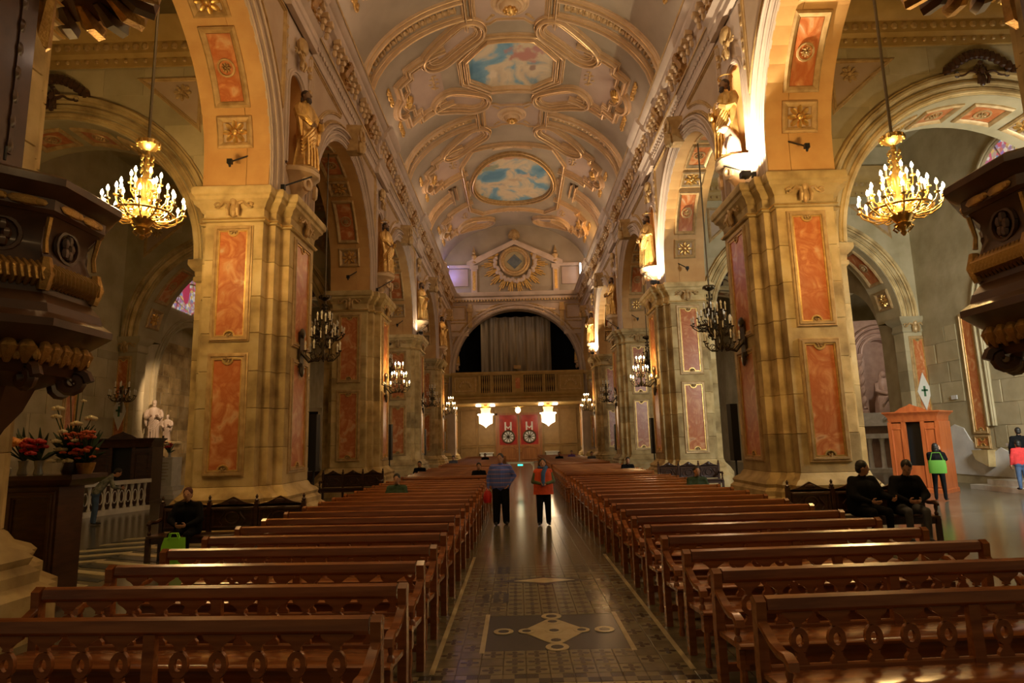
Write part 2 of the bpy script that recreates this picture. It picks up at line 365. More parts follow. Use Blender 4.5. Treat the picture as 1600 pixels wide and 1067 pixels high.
def flatpanel(par, F, N, a0, a1, z0, z1, fw=.14, mat_=None, frame=None, knob=True, prefix=''):
    # framed marble panel on a plane: F(a,z) -> point on plane, N normal
    N = Vector(N)
    mb = MB(); P_ = [F(a0+fw*.5, z0+fw*.5), F(a1-fw*.5, z0+fw*.5), F(a1-fw*.5, z1-fw*.5), F(a0+fw*.5, z1-fw*.5)]
    mb.sweep(P_, N, mould(fw*.55, .07), True); mb.obj('panel_frame', frame or M_FRAME, par)
    mb = MB(); q = fw; r_ = min(.13, (a1-a0)*.14); mid = (a0+a1)/2
    def arcn(zc, sg): return [(mid + r_*cos(t), zc + sg*r_*sin(t)) for t in [pi*k/6 for k in range(7)]]
    pts = [(a0+q, z0+q)] + [(mid - (x-mid), z) for x, z in arcn(z0+q, 1)] + [(a1-q, z0+q), (a1-q, z1-q)] + arcn(z1-q, -1) + [(a0+q, z1-q)]
    vs = [Vector(F(a, z)) + N*.02 for a, z in pts]; c_ = Vector(F(mid, (z0+z1)/2)) + N*.02; n = len(vs)
    mb.add(vs + [c_], [(i, (i+1) % n, n) for i in range(n)])
    mb.add([Vector(F(a, z)) for a, z in pts] + vs, [(i, (i+1) % n, n + (i+1) % n, n + i) for i in range(n)])
    mp = mb.obj('marble_panel', mat_ or M_MARBLE, par)
    mb = MB(); mb.sweep([Vector(F(a, z)) + N*.015 for a, z in pts], N, [(-.022,0), (-.018,.03), (.018,.03), (.022,0)], True); mb.obj('gilt_fillet', M_GOLD, mp)
    if knob:
        for zc in (z0+q*.9, z1-q*.9):
            mb = MB(); A = Vector(F(mid+1, zc)) - Vector(F(mid, zc)); B = Vector((0,0,1)); O = Vector(F(mid, zc)) + N*.02
            rosette(mb, lambda a, b, h: O + A*a + B*b + N*h, r_*.75, 6, .04); mb.obj('panel_rosette', M_FRAME, mp)
def ornament(mb, O, A, N, w=.55):
    # scrolled cartouche: O centre, A along wall, N outward
    O, A, N = Vector(O), Vector(A), Vector(N); Z = Vector((0,0,1))
    def pt(a, z, n): return O + A*a + Z*z + N*n
    for s in (-1, 1):
        mb.tube([pt(s*(.1 + .32*w/.55*t + .03*sin(6*t)), .05 + .06*sin(5*t), .05) for t in [k/8 for k in range(9)]], [.055 - .03*k/8 for k in range(9)], 5)
        mb.tube([pt(s*(w*.75 + .07*cos(q)), .02 + .07*sin(q), .05) for q in [k*.7 for k in range(9)]], .025, 4)
        mb.tube([pt(s*.12, -.26, .06), pt(s*.13, -.1, .12), pt(s*.1, .1, .06)], [.04,.05,.03], 5)
    S = MB(); S.ell((0,0,0), .1, .09, .12, 8, 5); mb.add([pt(v[0], v[2]+.12, v[1]+.05) for v in S.v], S.f)
    S = MB(); S.ell((0,0,0), .1, .08, .2, 8, 5); mb.add([pt(v[0], v[2]-.12, v[1]+.04) for v in S.v], S.f)
    S = MB(); S.ell((0,0,0), .07, .05, .07, 8, 4); mb.add([pt(v[0], v[2]+.37, v[1]+.05) for v in S.v], S.f)
    for k in range(5):
        a = pi*(.15 + .7*k/4); S = MB(); S.ell((0,0,0), .035, .03, .08, 6, 4); mb.add([pt(v[0]+.17*cos(a), v[2]+.12+.16*sin(a), v[1]+.03) for v in S.v], S.f)
def make_pier(s, label):
    root = thing('stone_pier', label, 'pillar', (NC, 0, 0), 0, 'nave piers')
    X = lambda u: s*u
    poly = [(X(u), y) for u, y in POLY]
    if s < 0: poly = poly[::-1]
    mb = MB(); mb.loftpoly(poly, [(.42,0), (.42,.5), (.36,.55), (.30,.6), (.30,.72), (.22,.8), (.25,.88), (.2,.95), (.08,1.02), (.03,1.12), (0,1.15)]); mb.obj('base', M_STONE, root)
    mb = MB(); mb.loftpoly(poly, [(-.03,1.1), (-.03,7.8)]); mb.obj('core', M_JOINT, root)
    z = 1.15; hs = [.92, .95, .9, .95, .92, .95, 1.01]
    for h in hs:
        mb = MB(); mb.loftpoly(poly, [(-.02,z), (0,z+.012), (0,z+h-.012), (-.02,z+h)]); mb.obj('stone_block', M_STONE, root); z += h
    mb = MB(); mb.loftpoly(poly, [(0,7.72), (.06,7.74), (.09,7.79), (.06,7.84), (.02,7.86), (.02,8.06), (.06,8.1), (.1,8.2), (.2,8.28), (.22,8.36), (.27,8.4), (.29,8.52), (.26,8.6)]); mb.obj('capital', M_STONE, root)
    mb = MB(); mb.loftpoly(poly, [(.065,7.765), (.105,7.79), (.065,7.815)], False); mb.obj('gilt_astragal', M_GOLD, root)
    # aisle pilaster with a lower impost
    ap = [(X(8.1),.9), (X(8.5),.9), (X(8.5),2.7), (X(8.1),2.7)]
    if s < 0: ap = ap[::-1]
    mb = MB(); mb.loftpoly(ap, [(.3,0), (.3,.6), (.2,.8), (.05,1.0), (0,1.15)]); mb.obj('aisle_base', M_STONE, root)
    z = 1.15
    for h in [1.05]*5:
        mb = MB(); mb.loftpoly(ap, [(-.012,z), (0,z+.012), (0,z+h-.012), (-.012,z+h)]); mb.obj('stone_block', M_STONE, root); z += h
    mb = MB(); mb.loftpoly(ap, [(0,6.35), (.05,6.4), (.05,6.5), (.02,6.52), (.03,6.65), (.1,6.72), (.16,6.82), (.16,6.95)]); mb.obj('aisle_impost', M_STONE, root)
    for z0, z1 in ((1.4, 4.36), (4.66, 7.62)):
        flatpanel(root, lambda a, z: (X(a), .2, z), (0,-1,0), 6.74, 7.72, z0, z1)
        flatpanel(root, lambda a, z: (X(6.05), a, z), (-s,0,0), 1.15, 2.45, z0, z1, mat_=M_MARBLE)
    mb = MB(); ornament(mb, (X(7.22), .12, 8.12), (1,0,0), (0,-1,0)); mb.obj('capital_cartouche', M_FRAME, root)
    mb = MB(); ornament(mb, (X(5.97), 1.8, 8.12), (0,1,0), (-s,0,0), .7); mb.obj('capital_cartouche', M_FRAME, root)
    return root
NAMES = ['beside the pulpit', 'nearest the bench, tallest in view', 'second along the nave', 'third along the nave', 'fourth along the nave', 'farthest, beside the organ loft']
for s, sn in ((-1, 'left'), (1, 'right')):
    proto = None
    for k in range(6):
        lab = 'stone pier with red marble panels on the %s, %s' % (sn, NAMES[k])
        if proto is None: proto = make_pier(s, lab); o = proto
        else: o = dup(proto, label=lab)
        o.location = (NC, PY[k] + ((.58 if s < 0 else .35) if k == 0 else 0), 0)
# ================================================================== ARCADE WALLS
RA, SPR = 3.86, 9.2          # arch radius and springing
AC = [PY[k] - 3.85 for k in range(6)] + [PY[5] + 7.2]
ACs = [PY[k] + 7.35 for k in range(5)]
Y_END = 59.6
NICHE = [PY[k] + 1.8 for k in range(1, 6)]
def soffit_panel(par, F3, R, c_, u0, u1, a0, a1, kind, sp, name='soffit_panel'):
    # F3(u, along, z); soffit band between angles a0..a1 (from the far springing), at radius R about along=c_
    def pt(u, a, h=0.): r = R - h; return Vector(F3(u, c_ + r*cos(a), sp + r*sin(a)))
    n = max(2, int((a1-a0)/.07))
    A = [a0 + (a1-a0)*i/n for i in range(n+1)]
    mb = MB(); W = (u1-u0)
    def ring(du, da, h): # closed loop
        return [pt(u0+du, a, h) for a in A[:1]] and ([pt(u0+du, min(max(a, a0+da), a1-da), h) for a in A] + [pt(u1-du, min(max(a, a0+da), a1-da), h) for a in A[::-1]])
    m = 2*(n+1); rings = [ring(0,0,0), ring(.0,.0,.05), ring(.05,.05/R,.09), ring(.13,.13/R,.05), ring(.15,.15/R,.02)]
    mb.add([p for r in rings for p in r], [(k*m+i, k*m+(i+1) % m, (k+1)*m+(i+1) % m, (k+1)*m+i) for k in range(4) for i in range(m)])
    fr = mb.obj('soffit_frame', M_FRAME, par)
    mb = MB(); d = .16; L = [pt(u0+d, min(max(a, a0+d/R), a1-d/R), .02) for a in A]; Rr = [pt(u1-d, min(max(a, a0+d/R), a1-d/R), .02) for a in A]
    mb.add(L + Rr, [(i, i+1, n+2+i, n+1+i) for i in range(n)])
    mb.obj('marble_inset' if kind == 'marble' else 'dark_inset', M_MARBLE if kind == 'marble' else M_SPANDREL, fr)
    um, am = (u0+u1)/2, (a0+a1)/2
    mb = MB(); r_ = .33 if kind == 'rose' else .13
    rosette(mb, lambda a, b, h: pt(um + a, am + b/R, .02 + h), r_, 8, .07); mb.obj('rosette', M_GOLD if kind == 'rose' else M_FRAME, fr)
    if kind == 'marble':
        mb = MB(); mb.sweep([pt(um + .2*cos(t), am + .2*sin(t)/R, .02) for t in [2*pi*i/14 for i in range(14)]], (pt(um, am, 1) - pt(um, am, 0)), [(-.03,0), (-.02,.035), (.02,.035), (.03,0)], True); mb.obj('roundel_ring', M_FRAME, fr)
def build_arcade(s, nm):
    U = lambda u: NC + s*u
    F = lambda a, t, z: (U(t), a, z)
    mb = MB()
    arches = [(c_, RA, SPR, HC) for c_ in ACs]
    mb.mi = 0; archwall(mb, PY[0]-3, Y_END, HC, 14.4, arches, 6.95, 8.05, F, 28)
    front = arches + [(y, .66, 12.0, 9.75) for y in NICHE]
    f0 = len(mb.f); archwall(mb, PY[0]-3, Y_END, HC, 14.4, front, 6.35, 6.94, F, 28)
    for q in range(f0, len(mb.f)):
        if all(abs(mb.v[i][0] - U(6.35)) < 1e-4 for i in mb.f[q]): mb.m[q] = 1
    W = struct('wall_' + nm, mb, [M_OCHRE, M_PLAST])
    # entablature
    prof = [(6.95,14.2), (6.3,14.2), (6.3,14.45), (6.26,14.5), (6.26,14.72), (6.2,14.78), (6.12,14.86), (6.2,14.9), (6.3,14.92), (6.3,15.62), (6.22,15.68), (6.2,15.8), (6.02,15.86), (5.92,16.0), (5.92,16.16), (5.84,16.2), (5.74,16.36), (5.72,16.5), (6.0,16.56), (7.4,16.6), (7.4,14.2)]
    mb = MB(); mb.prism([(U(u), z) for u, z in prof], 'y', PY[0]-3, Y_END); mb.obj('entablature', M_PLAST, W)
    brk = None
    for y in NICHE:
        if brk is None:
            mb = MB(); mb.prism([(U(u-.16), z) for u, z in prof], 'y', -1.15, 1.15); brk = mb.obj('entablature_break', M_PLAST, W, (0, y, 0))
        else: link('entablature_break', brk.data, W, (0, y, 0))
    mb = MB(); mb.prism([(U(7.42),16.55), (U(7.2),16.55), (U(7.2),18.45), (U(7.42),18.45)], 'y', PY[0]-3, Y_END); mb.obj('attic_strip', M_VAULT, W)
    # gilt bead line
    mb = MB(); mb.prism([(U(6.1),14.82), (U(6.08),14.88), (U(6.12),14.92), (U(6.16),14.86)], 'y', PY[0]-3, Y_END); mb.obj('gilt_bead', M_FRAME, W)
    mb = MB(); mb.prism([(U(5.72),16.36), (U(5.69),16.44), (U(5.72),16.5), (U(5.76),16.43)], 'y', PY[0]-3, Y_END); mb.obj('gilt_cornice_edge', M_FRAME, W)
    # scrolled gilt brackets and small corbels in the frieze
    mb = MB()
    mb.prism([(U(6.32),0), (U(6.12),.04), (U(6.06),.2), (U(6.1),.5), (U(5.98),.7), (U(5.86),.92), (U(6.32),.95)], 'y', -.16, .16)
    for q in (0, 1):
        S = [(U(6.0 if q else 6.08) + s*(-.1)*cos(t)*.8, 0, (.8 if q else .16) + .12*sin(t)) for t in [k*.8 for k in range(8)]]
        mb.tube([(x, -.19, z) for x, _, z in S], .05, 5); mb.tube([(x, .19, z) for x, _, z in S], .05, 5)
    bm_ = mb.mesh(M_BROWN, 'bracket')
    y = 10.0
    nb = 0
    while y < Y_END - .6:
        link('gilt_bracket', bm_, W, (0, y, 14.93)); y += 3.7; nb += 1
    mb = MB(); y = 10.0
    while y < Y_END - .5:
        for d in (.46, .92, 1.38):
            mb.ell((U(6.1), y+d, 15.6), .12, .11, .12, 6, 4); mb.ell((U(6.14), y+d, 15.38), .09, .07, .14, 6, 4); mb.box(U(6.04)-.12, U(6.04)+.12, y+d-.1, y+d+.1, 15.7, 15.86)
        y += 1.85
    tag(mb.obj('small_corbels', M_VMOULD, W), kind='stuff')
    mb = MB(); y = 10.0
    while y < Y_END - .3:
        mb.ell((U(6.22), y, 14.6), .05, .1, .08, 5, 4); y += .26
    tag(mb.obj('leaf_moulding', M_PLAST, W), kind='stuff')
    # mouldings and panels on each arch
    N = Vector((-s, 0, 0))
    arch0 = None
    for c_ in ACs:
        if arch0 is None:
            arch0 = []
            R0 = lambda r, n=30: [(U(6.35), r*cos(t), SPR + r*sin(t)) for t in [pi*k/n for k in range(n+1)]]
            for r, w_, h, m in ((RA+.09, .09, .06, M_PLAST), (RA+.27, .10, .13, M_PLAST), (RA+.47, .09, .2, M_PLAST), (RA+.64, .06, .12, M_FRAME)):
                mb = MB(); pth = [(U(6.35), r, HC)] + R0(r) + [(U(6.35), -r, HC)]; mb.sweep(pth, N, mould(w_, h)); arch0.append(mb.obj('archivolt', m, W))
            # spandrel panels
            for sg in (-1, 1):
                rr = RA + .95; pts = [(sg*rr*cos(t), SPR + rr*sin(t)) for t in [.42 + k*.09 for k in range(11)]] + [(sg*1.15, 14.0), (sg*4.42, 14.0), (sg*4.42, 11.3)]
                mb = MB(); mb.sweep([(U(6.35), a, z) for a, z in pts], N, mould(.07, .09), True); arch0.append(mb.obj('spandrel_frame', M_FRAME, W))
                mb = MB(); vs = [(U(6.335), a, z) for a, z in pts]; n = len(vs); mb.add(vs + [(U(6.335), sg*4.0, 13.4)], [(i, (i+1) % n, n) for i in range(n)]); arch0.append(mb.obj('spandrel_panel', M_SPANDREL, W))
            mb = MB(); mb.prism([(U(6.36), SPR+RA-.05), (U(5.95), SPR+RA-.05), (U(5.9), SPR+RA+.5), (U(5.75), SPR+RA+.95), (U(6.36), SPR+RA+1.0)], 'y', -.25, .25)
            mb.ell((U(5.85), 0, SPR+RA+.15), .2, .2, .3); mb.tube([(U(5.8), .28*cos(t), SPR+RA+.6 + .25*sin(t)) for t in [k*.6 for k in range(11)]], .06, 5); arch0.append(mb.obj('keystone', M_FRAME, W))
            # soffit panels (local, about along=0)
            F3 = lambda u, a, z: (U(u), a, z)
            D = math.radians
            holder = []
            before = set(COL.objects)
            for a0, a1, kd in ((7, 19, 'rose'), (22, 50, 'marble'), (53, 64, 'rose'), (67, 88, 'marble')):
                soffit_panel(W, F3, RA, 0, 6.78, 7.68, D(a0), D(a1), kd, SPR); soffit_panel(W, F3, RA, 0, 6.78, 7.68, D(180-a1), D(180-a0), kd, SPR)
            arch0 += [o for o in COL.objects if o not in before and o.parent == W]
            for o in arch0: o.location.y = c_
        else:
            for o in arch0:
                q = dup(o, parent=W); q.location.y = c_
    # niches over the piers: frame, dark back
    for y in NICHE:
        mb = MB(); path = [(U(6.35), y-.74, 9.75)] + [(U(6.35), y - .74*cos(t), 12.0 + .74*sin(t)) for t in [pi*k/12 for k in range(13)]] + [(U(6.35), y+.74, 9.75)]
        mb.sweep(path, N, mould(.09, .1)); mb.obj('niche_frame', M_PLAST, W)
        for sg in (-1, 1):
            mb = MB(); mb.sweep([(U(6.35), y+sg*1.02, 8.62), (U(6.35), y+sg*1.02, 13.9)], N, mould(.07, .12)); mb.obj('niche_pilaster', M_PLAST, W)
            mb = MB()
            for j in range(7): mb.ell((U(6.3), y+sg*1.02 + .05*sin(j*2), 12.0 + j*.26), .08, .09, .11, 6, 4)
            mb.obj('gilt_drop', M_FRAME, W)
        mb = MB(); ornament(mb, (U(6.25), y, 13.2), (0,1,0), N, .7); mb.ell((U(6.2), y, 13.65), .16, .3, .25); mb.obj('niche_crest', M_FRAME, W)
        mb = MB()     # console under the statue
        mb.lathe([(.05,-1.15), (.12,-1.05), (.16,-.9), (.12,-.78), (.22,-.6), (.38,-.42), (.42,-.3), (.5,-.22), (.62,-.14), (.64,-.03), (.6,.0)], (U(6.25), y, 9.72), 12)
        for sg in (-1, 1): mb.tube([(U(5.85) + s*.18*cos(t)*.3, y+sg*(.34 + .12*cos(t)), 9.25 + .15*sin(t)) for t in [k*.7 for k in range(10)]], .07, 5)
        mb.obj('statue_console', M_VMOULD, W)
    return W
WL = build_arcade(-1, 'left'); WR = build_arcade(1, 'right')
# ================================================================== VAULT
VA, VB, VS = 7.2, 5.0, 18.4
def vz(u): return VS + VB*sqrt(max(0, 1 - (u/VA)**2))
def vp(u, y): return Vector((NC + u, y, vz(u)))
def vn(u): return Vector((-u/VA**2, 0, -(vz(u)-VS)/VB**2)).normalized()
mb = MB(); n = 48; us = [-VA*cos(pi*k/n) for k in range(n+1)]
for off in (0, .25):
    mb.add([(NC+u*(1+off/7), y, vz(u)+off) for u in us for y in (PY[0]-3, 61.5)], [(2*k, 2*k+1, 2*k+3, 2*k+2) for k in range(n)])
CEIL = struct('ceiling', mb, M_VAULT, 60)
def dens(path, step=.35, closed=False):
    out = []; m = len(path)
    for i in range(m if closed else m-1):
        (a, b), (c_, d) = path[i], path[(i+1) % m]; L = math.hypot(c_-a, d-b); k = max(1, int(L/step))
        out += [(a + (c_-a)*j/k, b + (d-b)*j/k) for j in range(k)]
    if not closed: out.append(path[-1])
    return out
VPROF = [(-1,-.05), (-1,.45), (-.8,.5), (-.74,.12), (-.56,.12), (-.5,.92), (-.32,1.0), (.0,.96), (.06,.3), (.28,.3), (.34,.72), (.62,.66), (.68,.2), (1,.24), (1,-.05)]
def vmould(name, path, w_, h, closed=False, m=None, par=None):
    pp = dens(path, .35, closed); mb = MB(); mb.sweep([vp(u, y) for u, y in pp], [vn(u) for u, y in pp], [(a*w_*1.15, b*h*1.6) for a, b in VPROF], closed)
    nb = len(VPROF)-1; mb.m = [1 if (i % nb) in (1, 5, 10) else 0 for i in range(len(mb.f))]
    return mb.obj(name, [m or M_VMOULD, M_VGILT], par or CEIL)
def vpatch(name, path, m, h=.03, par=None, rings=6):
    pp = dens(path, .3, True); cu = sum(p[0] for p in pp)/len(pp); cy_ = sum(p[1] for p in pp)/len(pp); n = len(pp); vs = []
    for k in range(1, rings+1):
        for u, y in pp: q = k/rings; uu = cu + (u-cu)*q; vs.append(vp(uu, cy_ + (y-cy_)*q) + vn(uu)*h)
    vs.append(vp(cu, cy_) + vn(cu)*h)
    fs = [(k*n+i, k*n+(i+1) % n, (k+1)*n+(i+1) % n, (k+1)*n+i) for k in range(rings-1) for i in range(n)] + [(i, (i+1) % n, rings*n) for i in range(n)]
    mb = MB(); mb.add(vs, fs); return mb.obj(name, m, par or CEIL, None, 60)
def oval(cu, cy_, a, b, n=40): return [(cu + a*cos(2*pi*k/n), cy_ + b*sin(2*pi*k/n)) for k in range(n)]
def track(cu, cy_, L, r, ang, n=10):
    pts = [(L/2 + r*cos(t), r*sin(t)) for t in [-pi/2 + pi*k/n for k in range(n+1)]] + [(-L/2 + r*cos(t), r*sin(t)) for t in [pi/2 + pi*k/n for k in range(n+1)]]
    return [(cu + x*cos(ang) - y*sin(ang), cy_ + x*sin(ang) + y*cos(ang)) for x, y in pts]
def fresco(name, seed, stops, patches, sc=.55):
    m = bpy.data.materials.new(name); m.use_nodes = True; nt = m.node_tree; b = nt.nodes['Principled BSDF']; L = nt.links.new
    tc = nt.nodes.new('ShaderNodeTexCoord'); mp = nt.nodes.new('ShaderNodeMapping'); mp.inputs['Location'].default_value = (seed, seed*.7, 0); mp.inputs['Scale'].default_value = (1, .75, 1); L(tc.outputs['Object'], mp.inputs[0])
    nz = nt.nodes.new('ShaderNodeTexNoise'); nz.inputs['Scale'].default_value = sc; nz.inputs['Detail'].default_value = 7; nz.inputs['Distortion'].default_value = .6; L(mp.outputs[0], nz.inputs[0])
    col = ramp(nt, nz.outputs['Fac'], stops)
    n2 = nt.nodes.new('ShaderNodeTexNoise'); n2.inputs['Scale'].default_value = 2.6; n2.inputs['Detail'].default_value = 5; L(mp.outputs[0], n2.inputs[0])
    for (x, y, rx, ry, c_) in patches:
        sp = nt.nodes.new('ShaderNodeVectorMath'); sp.operation = 'SUBTRACT'; L(tc.outputs['Object'], sp.inputs[0]); sp.inputs[1].default_value = (x, y, 0)
        sq = nt.nodes.new('ShaderNodeVectorMath'); sq.operation = 'MULTIPLY'; L(sp.outputs[0], sq.inputs[0]); sq.inputs[1].default_value = (1/rx, 1/ry, 0)
        ln = nt.nodes.new('ShaderNodeVectorMath'); ln.operation = 'LENGTH'; L(sq.outputs[0], ln.inputs[0])
        ad = nt.nodes.new('ShaderNodeMath'); ad.operation = 'MULTIPLY_ADD'; L(n2.outputs['Fac'], ad.inputs[0]); ad.inputs[1].default_value = 2.4; L(ln.outputs['Value'], ad.inputs[2])
        f = nt.nodes.new('ShaderNodeMapRange'); f.inputs[1].default_value = 1.6; f.inputs[2].default_value = 2.2; f.inputs[3].default_value = 1; f.inputs[4].default_value = 0; L(ad.outputs[0], f.inputs[0])
        mx = nt.nodes.new('ShaderNodeMix'); mx.data_type = 'RGBA'; L(f.outputs[0], mx.inputs[0]); L(col, mx.inputs[6]); mx.inputs[7].default_value = (*c_, 1); col = mx.outputs[2]
    L(col, b.inputs['Base Color']); b.inputs['Roughness'].default_value = .6; return m
SKYST = [(.33,(.10,.27,.44)), (.45,(.20,.40,.55)), (.50,(.50,.50,.42)), (.56,(.66,.58,.42)), (.64,(.58,.50,.36)), (.72,(.24,.36,.44))]
F_OCT = fresco('fresco_sky_octagon', 3.1, SKYST, [(.9, 32.0, 1.0, .75, (.48,.24,.20)), (1.9, 31.5, .8, .4, (.48,.26,.24)), (-.9, 33.9, .35, .55, (.72,.64,.5)), (1.4, 33.2, .25, .3, (.35,.25,.2))])
F_OVAL = fresco('fresco_sky_oval', 9.4, SKYST, [(-1.6, 46.3, .9, .8, (.28,.34,.26)), (-2.0, 45.6, .8, .4, (.5,.2,.14)), (1.4, 48.2, .9, .6, (.62,.5,.36)), (.4, 49.0, .8, .4, (.5,.42,.3)), (.2, 44.9, 1.1, .35, (.55,.34,.22))])
def boss(y):
    mb = MB(); z = vz(0)
    mb.lathe([(.95,0), (.97,-.06), (.86,-.14), (.82,-.1), (.68,-.12), (.66,-.24), (.58,-.3), (.52,-.26), (.5,-.36), (.4,-.5), (.36,-.45)], (NC, y, z), 24); o = mb.obj('boss', M_VMOULD, CEIL)
    mb = MB(); mb.ell((NC, y, z-.5), .26, .26, .22, 10, 6)
    for k in range(8): mb.ell((NC+.27*cos(k*pi/4), y+.27*sin(k*pi/4), z-.47), .09, .09, .13, 6, 4)
    mb.obj('boss_rosette', M_GOLD, o)
    mb = MB()
    for k in range(4):
        a = pi/4 + k*pi/2
        for j in range(5): mb.ell((NC+cos(a)*(1.25+j*.11), y+sin(a)*(1.25+j*.11), z-.06), .13-.015*j, .1, .06, 6, 4)
    mb.obj('arabesque', M_FRAME, CEIL)
def ribpair(y, sg, u1=2.35):
    for d in (-.62, .62):
        vmould('rib', [(sg*7.19, y+d)] + [(sg*(7.15 - (7.15-u1)*k/16), y+d) for k in range(17)], .17, .2)
    mb = MB()
    for k in range(15):
        u = 6.95 - (6.9-u1-.2)*k/15; mb.ell(vp(sg*u, y) + vn(sg*u)*.04, .16, .2, .09, 6, 4); mb.ell(vp(sg*(u-.14), y) + vn(sg*u)*.04, .1, .3, .05, 6, 4)
    mb.obj('rib_foliage', M_FRAME, CEIL)
    vmould('rib_stop', [(sg*(u1-.05), y-1.5), (sg*(u1-.05), y+1.5)], .13, .2); vmould('rib_stop', [(sg*(u1-.42), y-1.35), (sg*(u1-.42), y+1.35)], .1, .14)
def shell(u, y, sg, n=7):
    mb = MB(); B = vp(u, y); N = vn(u); T = (vp(u - sg*.3, y) - vp(u, y)).normalized()
    for k in range(n):
        a = (k/(n-1) - .5)*2.3
        mb.tube([B + N*.06, B + (T*cos(a) + Vector((0,1,0))*sin(a))*.35 + N*.2, B + (T*cos(a) + Vector((0,1,0))*sin(a))*.62 + N*.06], [.05,.1,.06], 5)
    mb.ell(B + N*.12, .16, .16, .14); mb.obj('shell_ornament', M_GOLD, CEIL)
def bay(yc, hl, sg):
    # side field of a bay: stepped frame with a bowed outer end, shell and foliage
    a, b = yc-hl, yc+hl
    def fr(d):
        o = [(sg*(3.55+d), a+d), (sg*(5.6-d*.3), a+d), (sg*(5.6-d*.3), a+.55+d), (sg*(6.2-d), a+.55+d), (sg*(6.2-d), yc-1.0)]
        o += [(sg*(6.2 - d + .38*sin(t)), yc - .85*cos(t)) for t in [pi*k/10 for k in range(11)]]
        return o + [(sg*(6.2-d), yc+1.0), (sg*(6.2-d), b-.55-d), (sg*(5.6-d*.3), b-.55-d), (sg*(5.6-d*.3), b-d), (sg*(3.55+d), b-d)]
    vmould('field_frame', fr(0), .17, .22); vmould('field_frame', fr(.42), .12, .14)
    vpatch('field_panel', fr(.42), M_VPANEL, .025)
    shell(sg*6.1, yc, sg)
    for y in (a+.6, yc-1.4, yc+1.4, b-.6):
        mb = MB()
        for j in range(6): mb.ell(vp(sg*(6.55+.05*(j % 2)), y + (j-3)*.14) + vn(sg*6.5)*.06, .1, .12, .13, 6, 4)
        mb.tube([vp(sg*6.6, y + .25*cos(t)) + Vector((0,0,.2*sin(t))) + vn(sg*6.5)*.07 for t in [k*.8 for k in range(8)]], .05, 5)
        mb.obj('gilt_foliage', M_GOLD, CEIL)
    mb = MB()
    for j in range(7): mb.ell(vp(sg*4.45, yc + (j-3)*.2) + vn(sg*4.5)*.03, .1, .12, .04, 6, 4); mb.ell(vp(sg*(4.45 + (.22 if j % 2 else -.22)*(1-abs(j-3)*.2)), yc + (j-3)*.2) + vn(sg*4.5)*.03, .16, .07, .04, 6, 4)
    mb.obj('painted_relief_leaf', M_FRAME, CEIL)
def tracks(y, au, ang, L=2.0, r=.85):
    for sg in (-1, 1):
        t = track(sg*au, y, L, r, sg*ang); vmould('track_frame', t, .17, .26, True)
        vmould('track_frame', track(sg*au, y, L, r-.34, sg*ang), .1, .14, True)
        vpatch('track_panel', track(sg*au, y, L, r-.1, sg*ang), M_VPANEL, .03, None, 10)
# octagon bays
for yc in (32.9, 21.8):
    oc = [(-2.55, yc-1.0), (-1.25, yc-2.35), (1.25, yc-2.35), (2.55, yc-1.0), (2.55, yc+1.0), (1.25, yc+2.35), (-1.25, yc+2.35), (-2.55, yc+1.0)]
    if yc > 30: tag(vpatch('ceiling_painting', oc, F_OCT, .02), 'octagonal painting of a cloudy sky with a red-robed figure')
    else: vpatch('ceiling_panel', oc, M_VPANEL, .02)
    vmould('painting_frame', oc, .15, .22, True); vmould('painting_frame', [(u*1.14, yc+(y-yc)*1.12) for u, y in oc], .12, .16, True)
    tracks(yc-2.8, 3.1, .62); tracks(yc+2.8, 3.1, -.62)
    for sg in (-1, 1): bay(yc, 2.6, sg)
for y in (27.8, 38.5):
    boss(y)
    for sg in (-1, 1): ribpair(y, sg)
    vmould('boss_field', [(-1.8, y-1.5), (-1.1, y-1.5), (-.7, y-1.2), (.7, y-1.2), (1.1, y-1.5), (1.8, y-1.5), (1.8, y+1.5), (1.1, y+1.5), (.7, y+1.2), (-.7, y+1.2), (-1.1, y+1.5), (-1.8, y+1.5)], .07, .06, True)
    vpatch('boss_panel', [(-1.75, y-1.4), (1.75, y-1.4), (1.75, y+1.4), (-1.75, y+1.4)], M_VPANEL, .015)
# oval bay
yc = 48.9
tag(vpatch('ceiling_painting', oval(0, yc, 3.25, 4.7), F_OVAL, .03), 'oval painting of clouds and flying figures')
vmould('painting_frame', oval(0, yc, 3.35, 4.85), .2, .25, True, M_FRAME)
vmould('painting_field', [(-3.9, yc-4.4), (-2.9, yc-6.4), (2.9, yc-6.4), (3.9, yc-4.4), (3.9, yc+4.4), (2.9, yc+6.4), (-2.9, yc+6.4), (-3.9, yc+4.4)], .17, .2, True)
tracks(40.9, 3.3, .62); tracks(57.0, 3.6, -.62)
for sg in (-1, 1):
    bay(43.6, 2.2, sg); ribpair(48.6, sg, 5.1); bay(54.2, 2.6, sg)
for y, q in ((43.3, 1), (55.0, -1)):
    mb = MB()
    for k in range(11):
        a = pi*(.08 + .84*k/10); mb.tube([vp(cos(a)*.3, y - q*.1) + Vector((0,0,-.04)), vp(cos(a)*1.5, y - q*.9*sin(a)) + Vector((0,0,-.06))], [.05,.14], 5)
    mb.obj('shell_fan', M_VMOULD, CEIL)
for sg in (-1, 1):
    mb = MB()
    for k in range(9):
        a = -pi/2 + pi*(.1 + .8*k/8); mb.tube([vp(sg*3.45, yc + sin(a)*.2), vp(sg*(3.5 + .5*cos(a)), yc + 1.6*sin(a))], [.04,.13], 5)
    mb.obj('shell_fan', M_VMOULD, CEIL)
